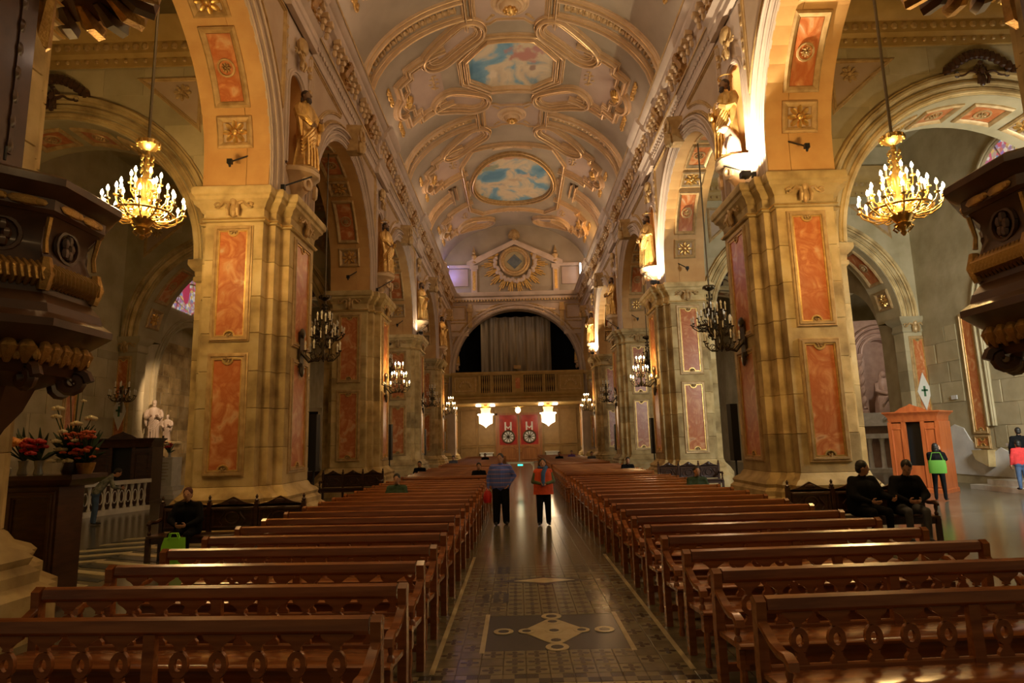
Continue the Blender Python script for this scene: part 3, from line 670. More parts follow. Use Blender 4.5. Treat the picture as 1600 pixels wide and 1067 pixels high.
# ================================================================== FAR WALL, ORGAN LOFT, PORCH
FW = lambda a, t, z: (NC + a, t, z)
mb = MB(); mb.mi = 0; archwall(mb, -8.2, 8.2, 0, 16.0, [(0, 6.0, 8.75, 0)], 59.6, 60.7, FW, 32)
mb.mi = 1; mb.prism([(NC+u, vz(u)+.05) for u in us] + [(NC+7.2, 15.9), (NC-7.2, 15.9)], 'y', 59.9, 60.3)
WB = struct('wall_back', mb, [M_PLAST, M_VAULT])
NF = (0, -1, 0)
def fpt(a, z, y=59.6): return (NC + a, y, z)
for r, w_, h in ((6.15, .12, .14), (6.45, .1, .2), (6.7, .07, .1)):
    mb = MB(); mb.sweep([fpt(-r, 5.5)] + [fpt(-r*cos(t), 8.75 + r*sin(t)) for t in [pi*k/30 for k in range(31)]] + [fpt(r, 5.5)], NF, mould(w_, h)); mb.obj('archivolt', M_PLAST if r < 6.6 else M_FRAME, WB)
prof = [(59.65,15.3), (59.5,15.3), (59.48,15.6), (59.3,15.7), (59.28,15.9), (59.05,16.0), (58.95,16.2), (58.9,16.35), (59.9,16.4)]
mb = MB(); mb.prism(prof, 'x', NC-7.2, NC+7.2); mb.obj('cornice', M_PLAST, WB)
mb = MB()
for k in range(46): x = NC - 6.6 + k*.293; mb.box(x, x+.16, 59.15, 59.32, 15.5, 15.68)
tag(mb.obj('dentils', M_FRAME, WB), kind='stuff')
mb = MB(); mb.prism([(59.62,12.2), (59.5,12.2), (59.46,12.5), (59.62,12.5)], 'x', NC-7, NC-4.6); mb.prism([(59.62,12.2), (59.5,12.2), (59.46,12.5), (59.62,12.5)], 'x', NC+4.6, NC+7); mb.obj('string_course', M_PLAST, WB)
for s in (-1, 1):
    for z0, z1 in ((12.7, 13.5), (13.8, 15.1)):
        mb = MB(); mb.sweep([fpt(s*4.9, z0), fpt(s*6.9, z0), fpt(s*6.9, z1), fpt(s*4.9, z1)], NF, mould(.06,.07), True); mb.obj('wall_panel_frame', M_FRAME, WB)
    mb = MB(); mb.box(NC+s*4.45-.2, NC+s*4.45+.2, 59.4, 59.6, 13.0, 15.3); mb.box(NC+s*4.45-.26, NC+s*4.45+.26, 59.3, 59.6, 14.5, 14.9); mb.obj('bracket_pilaster', M_FRAME, WB)
    mb = MB()
    for j in range(8): mb.ell((NC+s*(1.2+j*.35), 59.55, 15.05 - j*.06), .3, .08, .12, 8, 4); mb.ell((NC+s*(1.3+j*.35), 59.55, 14.8 - j*.09), .2, .06, .1, 6, 4)
    mb.obj('palm_relief', M_VMOULD, WB)
    mb = MB(); mb.sweep([fpt(s*6.1, 11.9), fpt(s*6.9, 11.9), fpt(s*6.9, 9.2)], NF, mould(.06,.08)); mb.ell((NC+s*6.5, 59.5, 11.5), .3, .1, .35); mb.obj('spandrel_scroll', M_FRAME, WB)
    # attic panels beside the pediment
    mb = MB(); mb.box(NC+s*5.6-1.0, NC+s*5.6+1.0, 59.75, 59.92, 17.2, 18.9); mb.obj('attic_panel', M_VPANEL, WB)
    mb = MB(); mb.box(NC+s*5.7-1.35, NC+s*5.7+1.35, 59.6, 59.92, 19.0, 19.3); mb.obj('attic_ledge', M_PLAST, WB)
    mb = MB(); mb.box(NC+s*4.0-.28, NC+s*4.0+.28, 59.55, 59.92, 16.4, 19.2); mb.box(NC+s*4.0-.4, NC+s*4.0+.4, 59.45, 59.92, 18.8, 19.2); mb.obj('aedicule_pilaster', M_PLAST, WB)
    mb = MB(); mb.box(NC+s*4.0-.14, NC+s*4.0+.14, 59.5, 59.56, 16.7, 18.6); mb.obj('gilt_drop', M_GOLD, WB)
    mb = MB(); mb.lathe([(.22,0), (.28,.1), (.12,.25), (.3,.55), (.32,.75), (.14,.95), (.2,1.1), (.05,1.5), (.02,1.7)], (NC+s*4.0, 59.6, 19.4), 10); mb.obj('urn_finial', M_FRAME, WB)
mb = MB()
for s in (-1, 1): mb.prism([(NC+s*4.7, 19.2), (NC+s*4.7, 19.55), (NC, 21.75), (NC, 21.25), (NC+s*4.1, 19.2)], 'y', 59.45, 59.92)
mb.obj('pediment', M_PLAST, WB)
mb = MB(); mb.lathe([(.1,0), (.5,.1), (.6,.4), (.45,.8), (.2,1.0)], (NC, 59.6, 21.8), 10, sy=.5); ornament(mb, (NC, 59.4, 21.9), (1,0,0), (0,-1,0), .7); mb.obj('pediment_crest', M_FRAME, WB)
ring = MB(); ring.M = Matrix.Translation((NC, 59.75, 19.55)) @ Matrix.Rotation(pi/2, 4, 'X')
ring.lathe([(1.0,0), (1.0,.25), (1.1,.35), (1.25,.3), (1.35,.4), (1.5,.3), (1.55,0)], n=32, cap=False); ring.obj('oculus_ring', M_FRAME, WB)
mb = MB(); mb.M = ring.M; mb.lathe([(0.001,.02), (1.02,.02)], n=24, cap=False); mb.obj('oculus_panel', M_STONE2, WB)
mb = MB(); mb.M = ring.M; mb.prism([(-.75,0), (0,-.75), (.75,0), (0,.75)], 'z', .02, .1); mb.obj('oculus_pane', mat('oculus_glass', (.10,.13,.16), (.20,.23,.25), .2, scale=2), WB)
random.seed(3)
for k in range(25):
    a = pi*1.0 + pi*(-.12 + 1.24*k/24); L = 3.3 if k % 2 else 2.6
    mb = MB(); mb.M = Matrix.Translation((NC, 59.72, 19.55)) @ Matrix.Rotation(-a, 4, 'Y')
    for j in (-1, 0, 1): mb.prism([(1.75, -.09 + j*.1), (L - abs(j)*.3, -.05 + j*.19), (L - abs(j)*.3, .05 + j*.19), (1.75, .05 + j*.1)], 'y', -.06, .06)
    mb.obj('sun_ray', M_GOLD, WB)
mb = MB()
for k in range(34): a = pi + pi*k/33*1.15 - .2; r = 1.75 + .35*random.random(); mb.ell((NC + r*cos(a), 59.62, 19.55 + r*sin(a)), .2, .14, .2, 7, 5)
mb.obj('cloud_relief', M_PLAST, WB)
# fluorescent tubes
for x, c_, e, nm in ((-6.55, (.25,.25,1.0), 9, 'violet fluorescent tube glowing on the left of the end wall'), (6.4, (.95,.97,1.0), 9, 'white fluorescent tube glowing on the right of the end wall')):
    t = thing('fluorescent_tube', nm, 'lamp', (NC+x, 59.3, 17.4)); mb = MB(); mb.tube([(0,0,0), (0,0,1.7)], .07, 8); mb.obj('tube', mat('tube_glow', c_, emit=c_, es=e), t)
    mb = MB(); mb.box(-.1,.1,.06,.14,-.1,1.8); mb.obj('bracket', M_BLACK, t)
lamp('tube_light', 'POINT', (NC-6.2, 59.0, 18.2), 22, (.3,.3,1.0), .1)
# organ loft
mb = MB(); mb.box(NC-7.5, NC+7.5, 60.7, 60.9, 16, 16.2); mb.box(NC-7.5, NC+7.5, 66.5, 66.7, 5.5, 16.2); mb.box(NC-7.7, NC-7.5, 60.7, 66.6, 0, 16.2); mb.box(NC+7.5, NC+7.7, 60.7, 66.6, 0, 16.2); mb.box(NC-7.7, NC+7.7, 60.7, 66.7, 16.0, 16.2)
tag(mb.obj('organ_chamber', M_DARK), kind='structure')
mb = MB(); n = 60; vs = []
for k in range(n+1):
    u = -3.55 + 6.95*k/n
    for j in range(9):
        z = 8.5 + 5.95*j/8; f = .10*sin(u*6.1 + j*.1) + .08*sin(u*13 + 1) + .05*sin(u*3 - j*.8); vs.append((NC+u, 61.6 + f*(1.1 - j*.06), z - .12*abs(sin(u*3))*(j == 8)))
mb.add(vs, [(k*9+j, k*9+j+1, (k+1)*9+j+1, (k+1)*9+j) for k in range(n) for j in range(8)])
org = thing('covered_organ', 'organ case draped in dusty plastic sheeting above the balcony', 'organ', (0,0,0))
mb.obj('dust_sheet', mat('grey_plastic_sheet', (.20,.17,.12), (.34,.29,.21), .3, scale=1.2, stretch=(3,1,.3)), org, None, 70)
mb = MB(); mb.box(NC-3.3, NC+3.1, 62.0, 64.5, 5.9, 14.2); mb.obj('case', M_DARKW, org)
mb = MB()
for k in range(15): mb.tube([(NC-3.0+k*.42, 61.92, 8.4), (NC-3.0+k*.42, 61.92, 13.2+.6*sin(k*pi/14))], .14, 8)
mb.obj('pipes', M_IRON, org)
mb = MB(); mb.box(-.35,.35,-.05,.05,-.18,.18); mb.obj('plaque', M_FRAME, org, (NC, 61.3, 9.3))
# balcony
BAL = thing('organ_balcony', 'ochre painted wooden balcony across the nave under the organ', 'balcony', (NC, 59.0, 5.7))
mb = MB(); mb.prism([(0,.0), (.9,-.1), (7.4,-.1), (7.4,.1), (.2,.3), (.0,.3)], 'x', -6.25, 6.25); mb.obj('deck', M_OCHREW, BAL)
mb = MB(); mb.prism([(.5,.2), (.12,.3), (.05,.45), (.12,.6), (.0,.75), (-.02,.95), (.5,.95)], 'x', -6.25, 6.25); mb.obj('lower_moulding', M_OCHREW, BAL)
mb = MB(); mb.box(-6.25, 6.25, -.12, .42, 2.72, 2.92); mb.box(-6.25, 6.25, -.05, .36, 2.6, 2.72); mb.obj('handrail', M_OCHREW, BAL)
for x0, x1 in ((-6.2,-3.75), (3.75,6.2)):
    mb = MB(); mb.box(x0, x1, .06, .3, .95, 2.6); mb.obj('side_panel', M_OCHREW, BAL)
    mb = MB(); mb.sweep([(x0+.25,.06,1.15), (x1-.25,.06,1.15), (x1-.25,.06,2.4), (x0+.25,.06,2.4)], (0,-1,0), mould(.06,.05), True); xm = (x0+x1)/2
    for j in range(9): mb.ell((xm + .5*cos(j*pi/8), .03, 1.6+.4*sin(j*pi/8)), .12, .05, .16, 6, 4)
    mb.obj('carved_swag', M_FRAME, BAL)
for x in (-3.6, -2.5, 2.5, 3.6, -.45, .45):
    mb = MB(); mb.box(x-.12, x+.12, -.02, .32, .95, 2.6); mb.obj('post', M_OCHREW, BAL)
mb = MB(); mb.box(-.33,.33,.02,.3,.95,2.6); mb.obj('centre_panel', M_OCHREW, BAL); mb = MB(); mb.box(-.22,.22,-.01,.03,1.3,2.3); mb.obj('centre_inlay', M_MARBLE, BAL)
bal = MB(); bal.lathe([(.05,0), (.07,.1), (.04,.3), (.09,.7), (.04,1.2), (.07,1.5), (.05,1.65)], n=6); bm_ = bal.mesh(M_OCHREW, 'baluster')
for s in (-1, 1):
    for k in range(9): link('baluster', bm_, BAL, (s*(.72+k*.2), .15, .95))
    for k in range(4): link('baluster', bm_, BAL, (s*(2.75+k*.2), .15, .95))
# porch wall and door
mb = MB(); mb.box(NC-8, NC-2.35, 64.6, 64.9, 0, 5.6); mb.box(NC+2.35, NC+8, 64.6, 64.9, 0, 5.6); mb.box(NC-2.35, NC+2.35, 64.6, 64.9, 4.9, 5.6)
PW = struct('wall_porch', mb, M_PORCH)
for s in (-1, 1):
    for x0, x1 in ((2.55, 4.1), (4.3, 5.9)):
        for z0, z1 in ((.3, 1.6), (1.8, 5.3)):
            a, b = sorted((NC+s*x0, NC+s*x1)); mb = MB(); mb.sweep([(a,64.6,z0), (b,64.6,z0), (b,64.6,z1), (a,64.6,z1)], NF, mould(.08,.08), True); mb.obj('panel_moulding', M_PORCH, PW)
    mb = MB(); mb.lathe([(.4,0), (.4,.3), (.3,.4), (.28,4.6), (.4,4.8), (.45,5.2), (.45,5.5)], (NC+s*6.6, 63.5, 0), 12); mb.obj('porch_column', M_PORCH, PW)
    mb = MB(); mb.box(NC+s*3.3-.6, NC+s*3.3+.6, 64.0, 64.5, .0, .95); mb.box(NC+s*3.3-.7, NC+s*3.3+.7, 63.9, 64.55, .95, 1.05); tag(mb.obj('side_counter', M_WMARBLE), 'white-topped counter against the porch wall, %s of the door' % ('left' if s < 0 else 'right'), 'counter')
D1 = tag(thing('door_1', 'carved wooden double door with red stained glass lights', 'door', (NC, 64.55, 0)), kind='structure')
del D1['category']; del D1['label']
M_DOORW = mat('door_wood', (.20,.07,.02), (.30,.12,.035), .4, scale=2, stretch=(4,4,.5)); M_REDG = mat('red_stained_glass', (.10,.010,.008), (.24,.02,.014), .25, scale=1.6, emit=(.55,.03,.02), es=.08)
M_PALEG = mat('pale_leaded_glass', (.45,.42,.36), rough=.25, emit=(.6,.55,.45), es=.05)
mb = MB(); mb.box(-2.35,-2.15,-.1,.1,0,4.95); mb.box(2.15,2.35,-.1,.1,0,4.95); mb.box(-2.35,2.35,-.1,.1,4.75,4.95); mb.obj('door_frame', M_DOORW, D1)
for s in (-1, 1):
    lf = MB(); lf.box(*sorted((s*.04, s*2.13)), -.05, .05, .05, 1.75); lf.box(*sorted((s*.04, s*.2)), -.05, .05, 1.75, 4.75); lf.box(*sorted((s*1.97, s*2.13)), -.05, .05, 1.75, 4.75); L1 = lf.obj('door_leaf', M_DOORW, D1)
    mb = MB(); mb.sweep([(s*.3,-.05,.3), (s*1.85,-.05,.3), (s*1.85,-.05,1.2)] + [(s*(1.075 + .775*cos(t)), -.05, 1.2 + .35*sin(t)) for t in [pi*k/8 for k in range(1, 8)]] + [(s*.3,-.05,1.2)], NF, mould(.07,.06), True); mb.obj('door_panel', M_DOORW, L1)
    mb = MB(); mb.box(*sorted((s*.2, s*1.97)), -.01, .01, 1.75, 4.75); mb.obj('glass_pane', M_REDG, L1)
    mb = MB(); cx_ = s*1.08
    mb.tube([(cx_ + .62*cos(t), -.05, 2.55 + .62*sin(t)) for t in [2*pi*k/20 for k in range(21)]], .09, 6)
    for k in range(10): a = 2*pi*k/10; mb.tube([(cx_, -.04, 2.55), (cx_ + .58*cos(a), -.04, 2.55 + .58*sin(a))], .035, 4)
    mb.obj('rose_tracery', M_IRON, L1)
    mb = MB(); mb.lathe([(.001,0), (.6,0)], n=20, cap=False); q = mb.obj('rose_pane', M_PALEG, L1, (cx_, -.02, 2.55)); q.rotation_euler = (pi/2, 0, 0)
    mb = MB()
    for d in (-.28, .28): mb.box(cx_+d-.08, cx_+d+.08, -.05, -.02, 3.2, 4.05)
    mb.prism([(cx_-.28,3.6), (cx_,3.35), (cx_+.28,3.6), (cx_+.28,3.75), (cx_,3.5), (cx_-.28,3.75)], 'y', -.05, -.02); mb.obj('pale_emblem', M_PALEG, L1)
    mb = MB(); mb.tube([(s*.16,-.1,1.0), (s*.16,-.14,1.2), (s*.16,-.1,1.4)], .03, 5); mb.obj('handle', M_BRASS, L1)
# pendant lanterns under the balcony
def lantern(x, lab):
    t = thing('hanging_lantern', lab, 'lamp', (x, 60.6, 5.6), 0, 'lanterns under the balcony')
    mb = MB(); mb.lathe([(.5,0), (.5,-.1), (.25,-.2), (.05,-.25)], n=12); mb.obj('ceiling_rose', M_GOLD, t)
    mb = MB(); mb.lathe([(.5,-.3), (.42,-.62), (.46,-.85)], n=8); mb.obj('crown', mat('amber_glass', (1,.6,.2), emit=(1,.5,.12), es=1.6), t)
    mb = MB(); mb.lathe([(.78,-.85), (.8,-.95), (.66,-1.0)], n=8); mb.obj('gallery', M_WHITEG, t)
    mb = MB(); mb.lathe([(.64,-1.0), (.62,-1.75), (.4,-1.85), (.15,-2.0), (.02,-2.15)], n=8); mb.obj('glass_body', M_WHITEG, t)
    for k in range(8): a = 2*pi*k/8; mb = MB(); mb.tube([(.66*cos(a),.66*sin(a),-1.0), (.63*cos(a),.63*sin(a),-1.75)], .025, 4); mb.obj('rib', M_GOLD, t)
    for d in (-.9, .45):
        mb = MB(); mb.prism([(d,-.12), (d+.45,-.12), (d+.45,-.04), (d,-.04)], 'y', -.9, .5); mb.obj('ceiling_strip', mat('white_bar', (1,1,1), emit=(1.0,.9,.8), es=4), t)  # white emissive strips beside the ceiling rose
    lamp('lantern_light', 'POINT', (x, 60.6, 3.3), 9, (1.0,.62,.25), .2)
lantern(NC-3.15, 'glowing white glass lantern hanging left of the door'); lantern(NC+2.85, 'glowing white glass lantern hanging right of the door')
t = thing('star_lamp', 'small star-shaped brass lamp glowing between the two lanterns', 'lamp', (NC-.05, 59.6, 5.55))
mb = MB(); mb.ell((0,0,-.55), .25, .25, .3, 10, 6); mb.obj('globe', M_WHITEG, t)
mb = MB(); mb.tube([(0,0,0), (0,0,-.3)], .04, 6)
for k in range(8): a = 2*pi*k/8; mb.tube([(0,0,-.3), (.75*cos(a), .75*sin(a), -.22)], [.05,.02], 5)
mb.obj('star_frame', M_BRASS, t)
lamp('lantern_light', 'POINT', (NC, 59.2, 4.6), 5, (1.0,.7,.3), .15)
# ================================================================== AISLES
def stained(name, seed, es):
    m = bpy.data.materials.new(name); m.use_nodes = True; nt = m.node_tree; b = nt.nodes['Principled BSDF']; L = nt.links.new
    tc = nt.nodes.new('ShaderNodeTexCoord'); vo = nt.nodes.new('ShaderNodeTexVoronoi'); vo.inputs['Scale'].default_value = 7; L(tc.outputs['Object'], vo.inputs[0])
    h = nt.nodes.new('ShaderNodeSeparateColor'); L(vo.outputs['Color'], h.inputs[0])
    c_ = ramp(nt, h.outputs[seed % 3], [(0,(.12,.22,.35)), (.25,(.45,.08,.10)), (.45,(.30,.34,.16)), (.6,(.6,.5,.42)), (.8,(.22,.12,.32)), (.95,(.5,.32,.1))])
    L(c_, b.inputs['Base Color']); L(c_, b.inputs['Emission Color']); b.inputs['Emission Strength'].default_value = es; b.inputs['Roughness'].default_value = .3; return m
def leaded(par, F, cx_, cz, r, m, n=5, full=False):
    a1 = 2*pi if full else pi
    # panes as wedge pieces and lead bars
    for k in range(n):
        for j, (r0, r1) in enumerate(((.05, .55), (.58, .97))):
            q0, q1 = a1*k/n + .02, a1*(k+1)/n - .02; pts = [(cx_+r*r0*cos(q0), cz+r*r0*sin(q0)), (cx_+r*r1*cos(q0), cz+r*r1*sin(q0)), (cx_+r*r1*cos((q0+q1)/2), cz+r*r1*sin((q0+q1)/2)), (cx_+r*r1*cos(q1), cz+r*r1*sin(q1)), (cx_+r*r0*cos(q1), cz+r*r0*sin(q1))]
            mb = MB(); mb.add([F(a, z) for a, z in pts], [tuple(range(5))]); mb.obj('pane', m, par)
def aisle(s, sn):
    U = lambda u: NC + s*u
    FT = lambda a, t, z: (U(a), t, z)
    D = math.radians
    n_ = 0
    for k in (1, 2, 3):
        y0, y1 = PY[k]+.9, PY[k]+2.7
        mb = MB(); archwall(mb, 7.9, 18.9, 6.95, 14.9, [(12.65, 4.05, 7.0, 6.95)], y0, y1, FT, 28)
        W = struct('wall_%s_aisle_%d' % (sn, k), mb, M_STONE2)
        for r, w_, h in ((4.17, .1, .07), (4.4, .1, .1), (4.65, .12, .17)):
            mb = MB(); mb.sweep([(U(12.65 + r*cos(t)), y0, 7.0 + r*sin(t)) for t in [pi*j/30 for j in range(31)]], NF, mould(w_, h)); mb.obj('archivolt', M_STONE, W)
        F3 = lambda u, a, z: (U(a), u, z)
        for a0, a1, kd in ((7, 20, 'rose'), (24, 52, 'marble'), (56, 68, 'rose'), (72, 88, 'marble')):
            for q0, q1 in ((a0, a1), (180-a1, 180-a0)):
                soffit_panel(W, F3, 4.05, 12.65, y0+.4, y1-.4, D(q0), D(q1), kd, 7.0)
        for sg in (-1, 1):     # triangular spandrel panels
            pts = [(12.65 + sg*2.35, 12.15), (12.65 + sg*4.0, 12.15), (12.65 + sg*4.0, 10.7)]
            mb = MB(); mb.sweep([(U(a), y0, z) for a, z in pts], NF, mould(.07,.06), True); q = mb.obj('spandrel_frame', M_FRAME, W)
            mb = MB(); mb.add([(U(a), y0-.015, z) for a, z in pts], [(0,1,2)]); mb.obj('spandrel_panel', M_SPANDREL, q)
            mb = MB(); O = Vector((U(12.65+sg*3.5), y0-.02, 11.75)); rosette(mb, lambda a, b, h: O + Vector((a, -h, b)), .26, 8, .05); mb.obj('spandrel_roundel', M_FRAME, q)
        mb = MB(); mb.prism([(y0+.02,12.55), (y0-.06,12.55), (y0-.06,12.8), (y0-.14,12.9), (y0-.14,13.25), (y0-.3,13.35), (y0-.45,13.6), (y0-.5,13.8), (y0+.02,13.8)], 'x', *sorted((U(8.0), U(18.5)))); mb.obj('aisle_cornice', M_OCHREW, W)
        mb = MB()
        for j in range(30): mb.ell((U(8.3+j*.27), y0-.15, 13.08), .1, .06, .1, 6, 4); mb.ell((U(8.3+j*.27), y0-.1, 12.68), .06, .05, .06, 5, 3)
        tag(mb.obj('leaf_moulding', M_FRAME, W), kind='stuff')
        mb = MB(); O = (U(12.65), y0-.1, 11.55); ornament(mb, O, (1,0,0), NF, .9)
        for j in range(14): mb.ell((U(12.65 + (j-6.5)*.14), y0-.12, 11.7 + .5*cos((j-6.5)*.24)), .12, .1, .16, 6, 4)
        mb.obj('arch_crest', M_DARKW, W)
        # stone courses on the wall face around the arch
        for r_ in range(6):
            z = 7.2 + r_*.9; o_ = sqrt(max(0, 4.8**2 - max(0, z+.9-7.1)**2)) if z+.9-7.1 < 4.8 else 0
            for sg in (-1, 1):
                x = 12.65 + sg*max(o_, .25); lim = 12.65 + sg*4.3
                if r_ > 3:
                    x = 12.65 + sg*(.2 if z > 11.4 else 2.4)
                while (lim - x)*sg > .3:
                    x2 = x + sg*min(1.1, abs(lim-x)); mb = MB(); mb.box(*sorted((U(x+sg*.008), U(x2-sg*.008))), y0-.012, y0+.03, z+.008, min(z+.892, 12.5))
                    if not (10.4 < z+.45 < 12.1 and abs(x2-12.65) > 2.2): mb.obj('stone_block', M_STONE2, W)
                    x = x2
        # outer pier
        op = [(16.7,.9), (17.8,.9), (17.8,1.6), (16.7,1.6)]
        pl = thing('aisle_pier', 'stone pier with red marble panel at the outer side of the %s aisle, %s' % (sn, ORD[k] if k > 1 else 'nearest'), 'pillar', (NC, PY[k], 0))
        pp = [(s*a, y) for a, y in op]; pp = pp if s > 0 else pp[::-1]
        mb = MB(); mb.loftpoly(pp, [(.3,0), (.3,.75), (.2,.9), (.05,1.1), (0,1.2)]); mb.obj('base', M_STONE2, pl)
        z = 1.2
        for h in [.86]*6:
            mb = MB(); mb.loftpoly(pp, [(-.012,z), (0,z+.012), (0,z+h-.012), (-.012,z+h)]); mb.obj('stone_block', M_STONE2, pl); z += h
        mb = MB(); mb.loftpoly(pp, [(0,6.3), (.05,6.36), (.05,6.45), (.02,6.5), (.03,6.65), (.12,6.75), (.2,6.88), (.2,7.0)]); mb.obj('capital', M_STONE2, pl)
        flatpanel(pl, lambda a, z: (s*a, .9, z), NF, 16.9, 17.6, 1.5, 6.15)
        mb = MB(); ornament(mb, (s*17.2, .85, 6.6), (1,0,0), NF); mb.obj('capital_cartouche', M_FRAME, pl)
        if k == 2:
            mb = MB(); mb.prism([(-.3,0), (0,-.8), (.3,0), (0,.8)], 'y', -.02, .02); dm = tag(mb.obj('cross_plaque', mat('white_enamel', (.72,.70,.62), rough=.4)), 'white diamond plaque with a small green cross on the %s aisle pier' % sn, 'plaque'); dm.location = (NC+s*17.25, PY[k]+.84, 3.75)
            mb = MB(); mb.box(-.04,.04,-.04,-.02,-.22,.22); mb.box(-.13,.13,-.04,-.02,.0,.08); mb.obj('green_cross', mat('green_cross_paint', (.05,.15,.06), rough=.5), dm)
    # outer wall with chapel recesses, ceiling
    FO = lambda a, t, z: (U(t), a, z)
    mb = MB()
    archwall(mb, 2, 62, 0, 15, [(PY[2]+7.2, 3.3, 5.2 if s < 0 else 6.2, 0)], 17.5, 18.2, FO, 24)
    mb.box(*sorted((U(8.05), U(18.9))), 2, 62, 14.9, 15.1)
    if s > 0:
        mb.box(*sorted((U(24), U(24.2))), 28, 40, 0, 15); mb.box(*sorted((U(18.2), U(24))), 28, 28.2, 0, 15); mb.box(*sorted((U(18.2), U(24))), 38, 38.2, 0, 15); mb.box(*sorted((U(18.2), U(24))), 28, 38, 11.5, 11.7)
    else: mb.box(*sorted((U(18.2), U(18.5))), 28, 40, 0, 12)
    mb.box(*sorted((U(8.0), U(18.2))), 58, 58.3, 0, 15)
    return struct('wall_%s_outer' % sn, mb, M_STONE2)
AL = aisle(-1, 'left'); AR = aisle(1, 'right')
def blocks(par, F, a0, a1, z0, z1, w_=1.0, h=.55, m=None, skip=None):
    r_ = 0; z = z0
    while z < z1 - .05:
        x = a0 - (w_/2 if r_ % 2 else 0)
        while x < a1 - .02:
            xa, xb = max(a0, x), min(a1, x + w_*random.uniform(.9, 1.0)); zt = min(z+h, z1); x += w_
            if xb - xa < .1 or (skip and skip((xa+xb)/2, (z+zt)/2)): continue
            P_ = [(xa+.008, z+.008), (xb-.008, z+.008), (xb-.008, zt-.008), (xa+.008, zt-.008)]
            d = random.uniform(.02, .04); mb = MB()
            mb.add([F(a, q, 0) for a, q in P_] + [F(a, q, d) for a, q in P_], [(4,5,6,7), (0,1,5,4), (1,2,6,5), (2,3,7,6), (3,0,4,7)]); mb.obj('stone_block', m or M_STONE2, par)
        z += h; r_ += 1
# left outer wall beyond the second pier: blind arch of stone blocks and a lunette over it
blocks(AL, lambda a, z, d: (NC-18.2+d, a, z), 30.0, 36.6, 0, 5.2, 1.15, .62, M_STONE)
blocks(AL, lambda a, z, d: (NC-18.2+d, a, z), 31.2, 35.4, 5.2, 7.6, 1.15, .62, M_STONE)
for r, w_, h in ((3.42, .1, .1), (3.7, .1, .16)):
    mb = MB(); mb.sweep([(NC-17.5, 33.3-r, 0)] + [(NC-17.5, 33.3 - r*cos(t), 5.2 + r*sin(t)) for t in [pi*k/24 for k in range(25)]] + [(NC-17.5, 33.3+r, 0)], (1,0,0), mould(w_, h)); mb.obj('archivolt', M_STONE2, AL)
W1 = tag(thing('window_1', None, None, (NC-17.46, 33.0, 9.15)), kind='structure')
SG = stained('stained_glass', 0, .55)
leaded(W1, lambda a, z: (0, a, z), 0, 0, 3.0, SG, 13)
mb = MB(); mb.sweep([(0, -3.05*cos(t), 3.05*sin(t)) for t in [pi*k/24 for k in range(25)]], (1,0,0), mould(.12,.14)); mb.obj('window_frame', M_STONE2, W1)
mb = MB(); mb.ell((.03,-.9,1.2), .03, .35, .75, 10, 6); mb.ell((.04,-.9,2.05), .03, .2, .22, 8, 5); mb.obj('robed_figure_pane', mat('red_robe_glass', (.4,.05,.08), emit=(.4,.04,.08), es=.5), W1)
# right outer wall: round window, marble strip, white plaster patch, stone courses
XR = NC + 17.5
W2 = tag(thing('window_2', None, None, (XR-.04, 20.9, 10.7)), kind='structure')
leaded(W2, lambda a, z: (0, a, z), 0, 0, 1.75, SG, 11, True)
mb = MB(); mb.sweep([(0, 1.8*cos(t), 1.8*sin(t)) for t in [2*pi*k/28 for k in range(28)]], (-1,0,0), mould(.12,.14), True); mb.obj('window_frame', M_STONE2, W2)
r = 2.6
for q in (2.6, 2.85): mb = MB(); mb.sweep([(XR, 20.9+q, 2.2)] + [(XR, 20.9 + q*cos(t), 6.4 + q*sin(t)) for t in [pi*k/24 for k in range(25)]], (-1,0,0), mould(.09,.12)); mb.obj('blind_arch_moulding', M_STONE2, AR)
flatpanel(AR, lambda a, z: (XR, a, z), (-1,0,0), 23.85, 24.65, 1.9, 6.6); flatpanel(AR, lambda a, z: (XR, a, z), (-1,0,0), 23.85, 24.65, 1.35, 1.85, .1, knob=False)
flatpanel(AL, lambda a, z: (NC-17.5, a, z), (1,0,0), 23.85, 24.65, 1.9, 6.6)
mb = MB(); mb.prism([(22.9,.34), (27.0,.34), (27.0,2.0), (26.2,2.1), (25.7,2.3), (25.2,2.15), (24.9,1.7), (24.4,1.3), (23.9,1.15), (23.4,1.4), (22.9,1.2)], 'x', XR-.035, XR+.02); mb.obj('white_plaster_patch', M_WPLAST, AR)
mb = MB(); mb.prism([(23.75,.7), (24.4,.95), (24.55,1.3), (23.7,1.32)], 'x', XR-.3, XR+.02); mb.obj('broken_corbel', M_STONE, AR)
for x0, x1 in ((16.0, 23.6), (24.9, 27.0)):
    blocks(AR, lambda a, z, d: (XR-d*.7, a, z), x0, x1, 1.4 if x0 < 20 else 3.2, 6.3, 1.4, .82, None)
    blocks(AL, lambda a, z, d: (NC-17.5+d*.7, a, z), x0, x1, .2, 6.3, 1.4, .82, None)
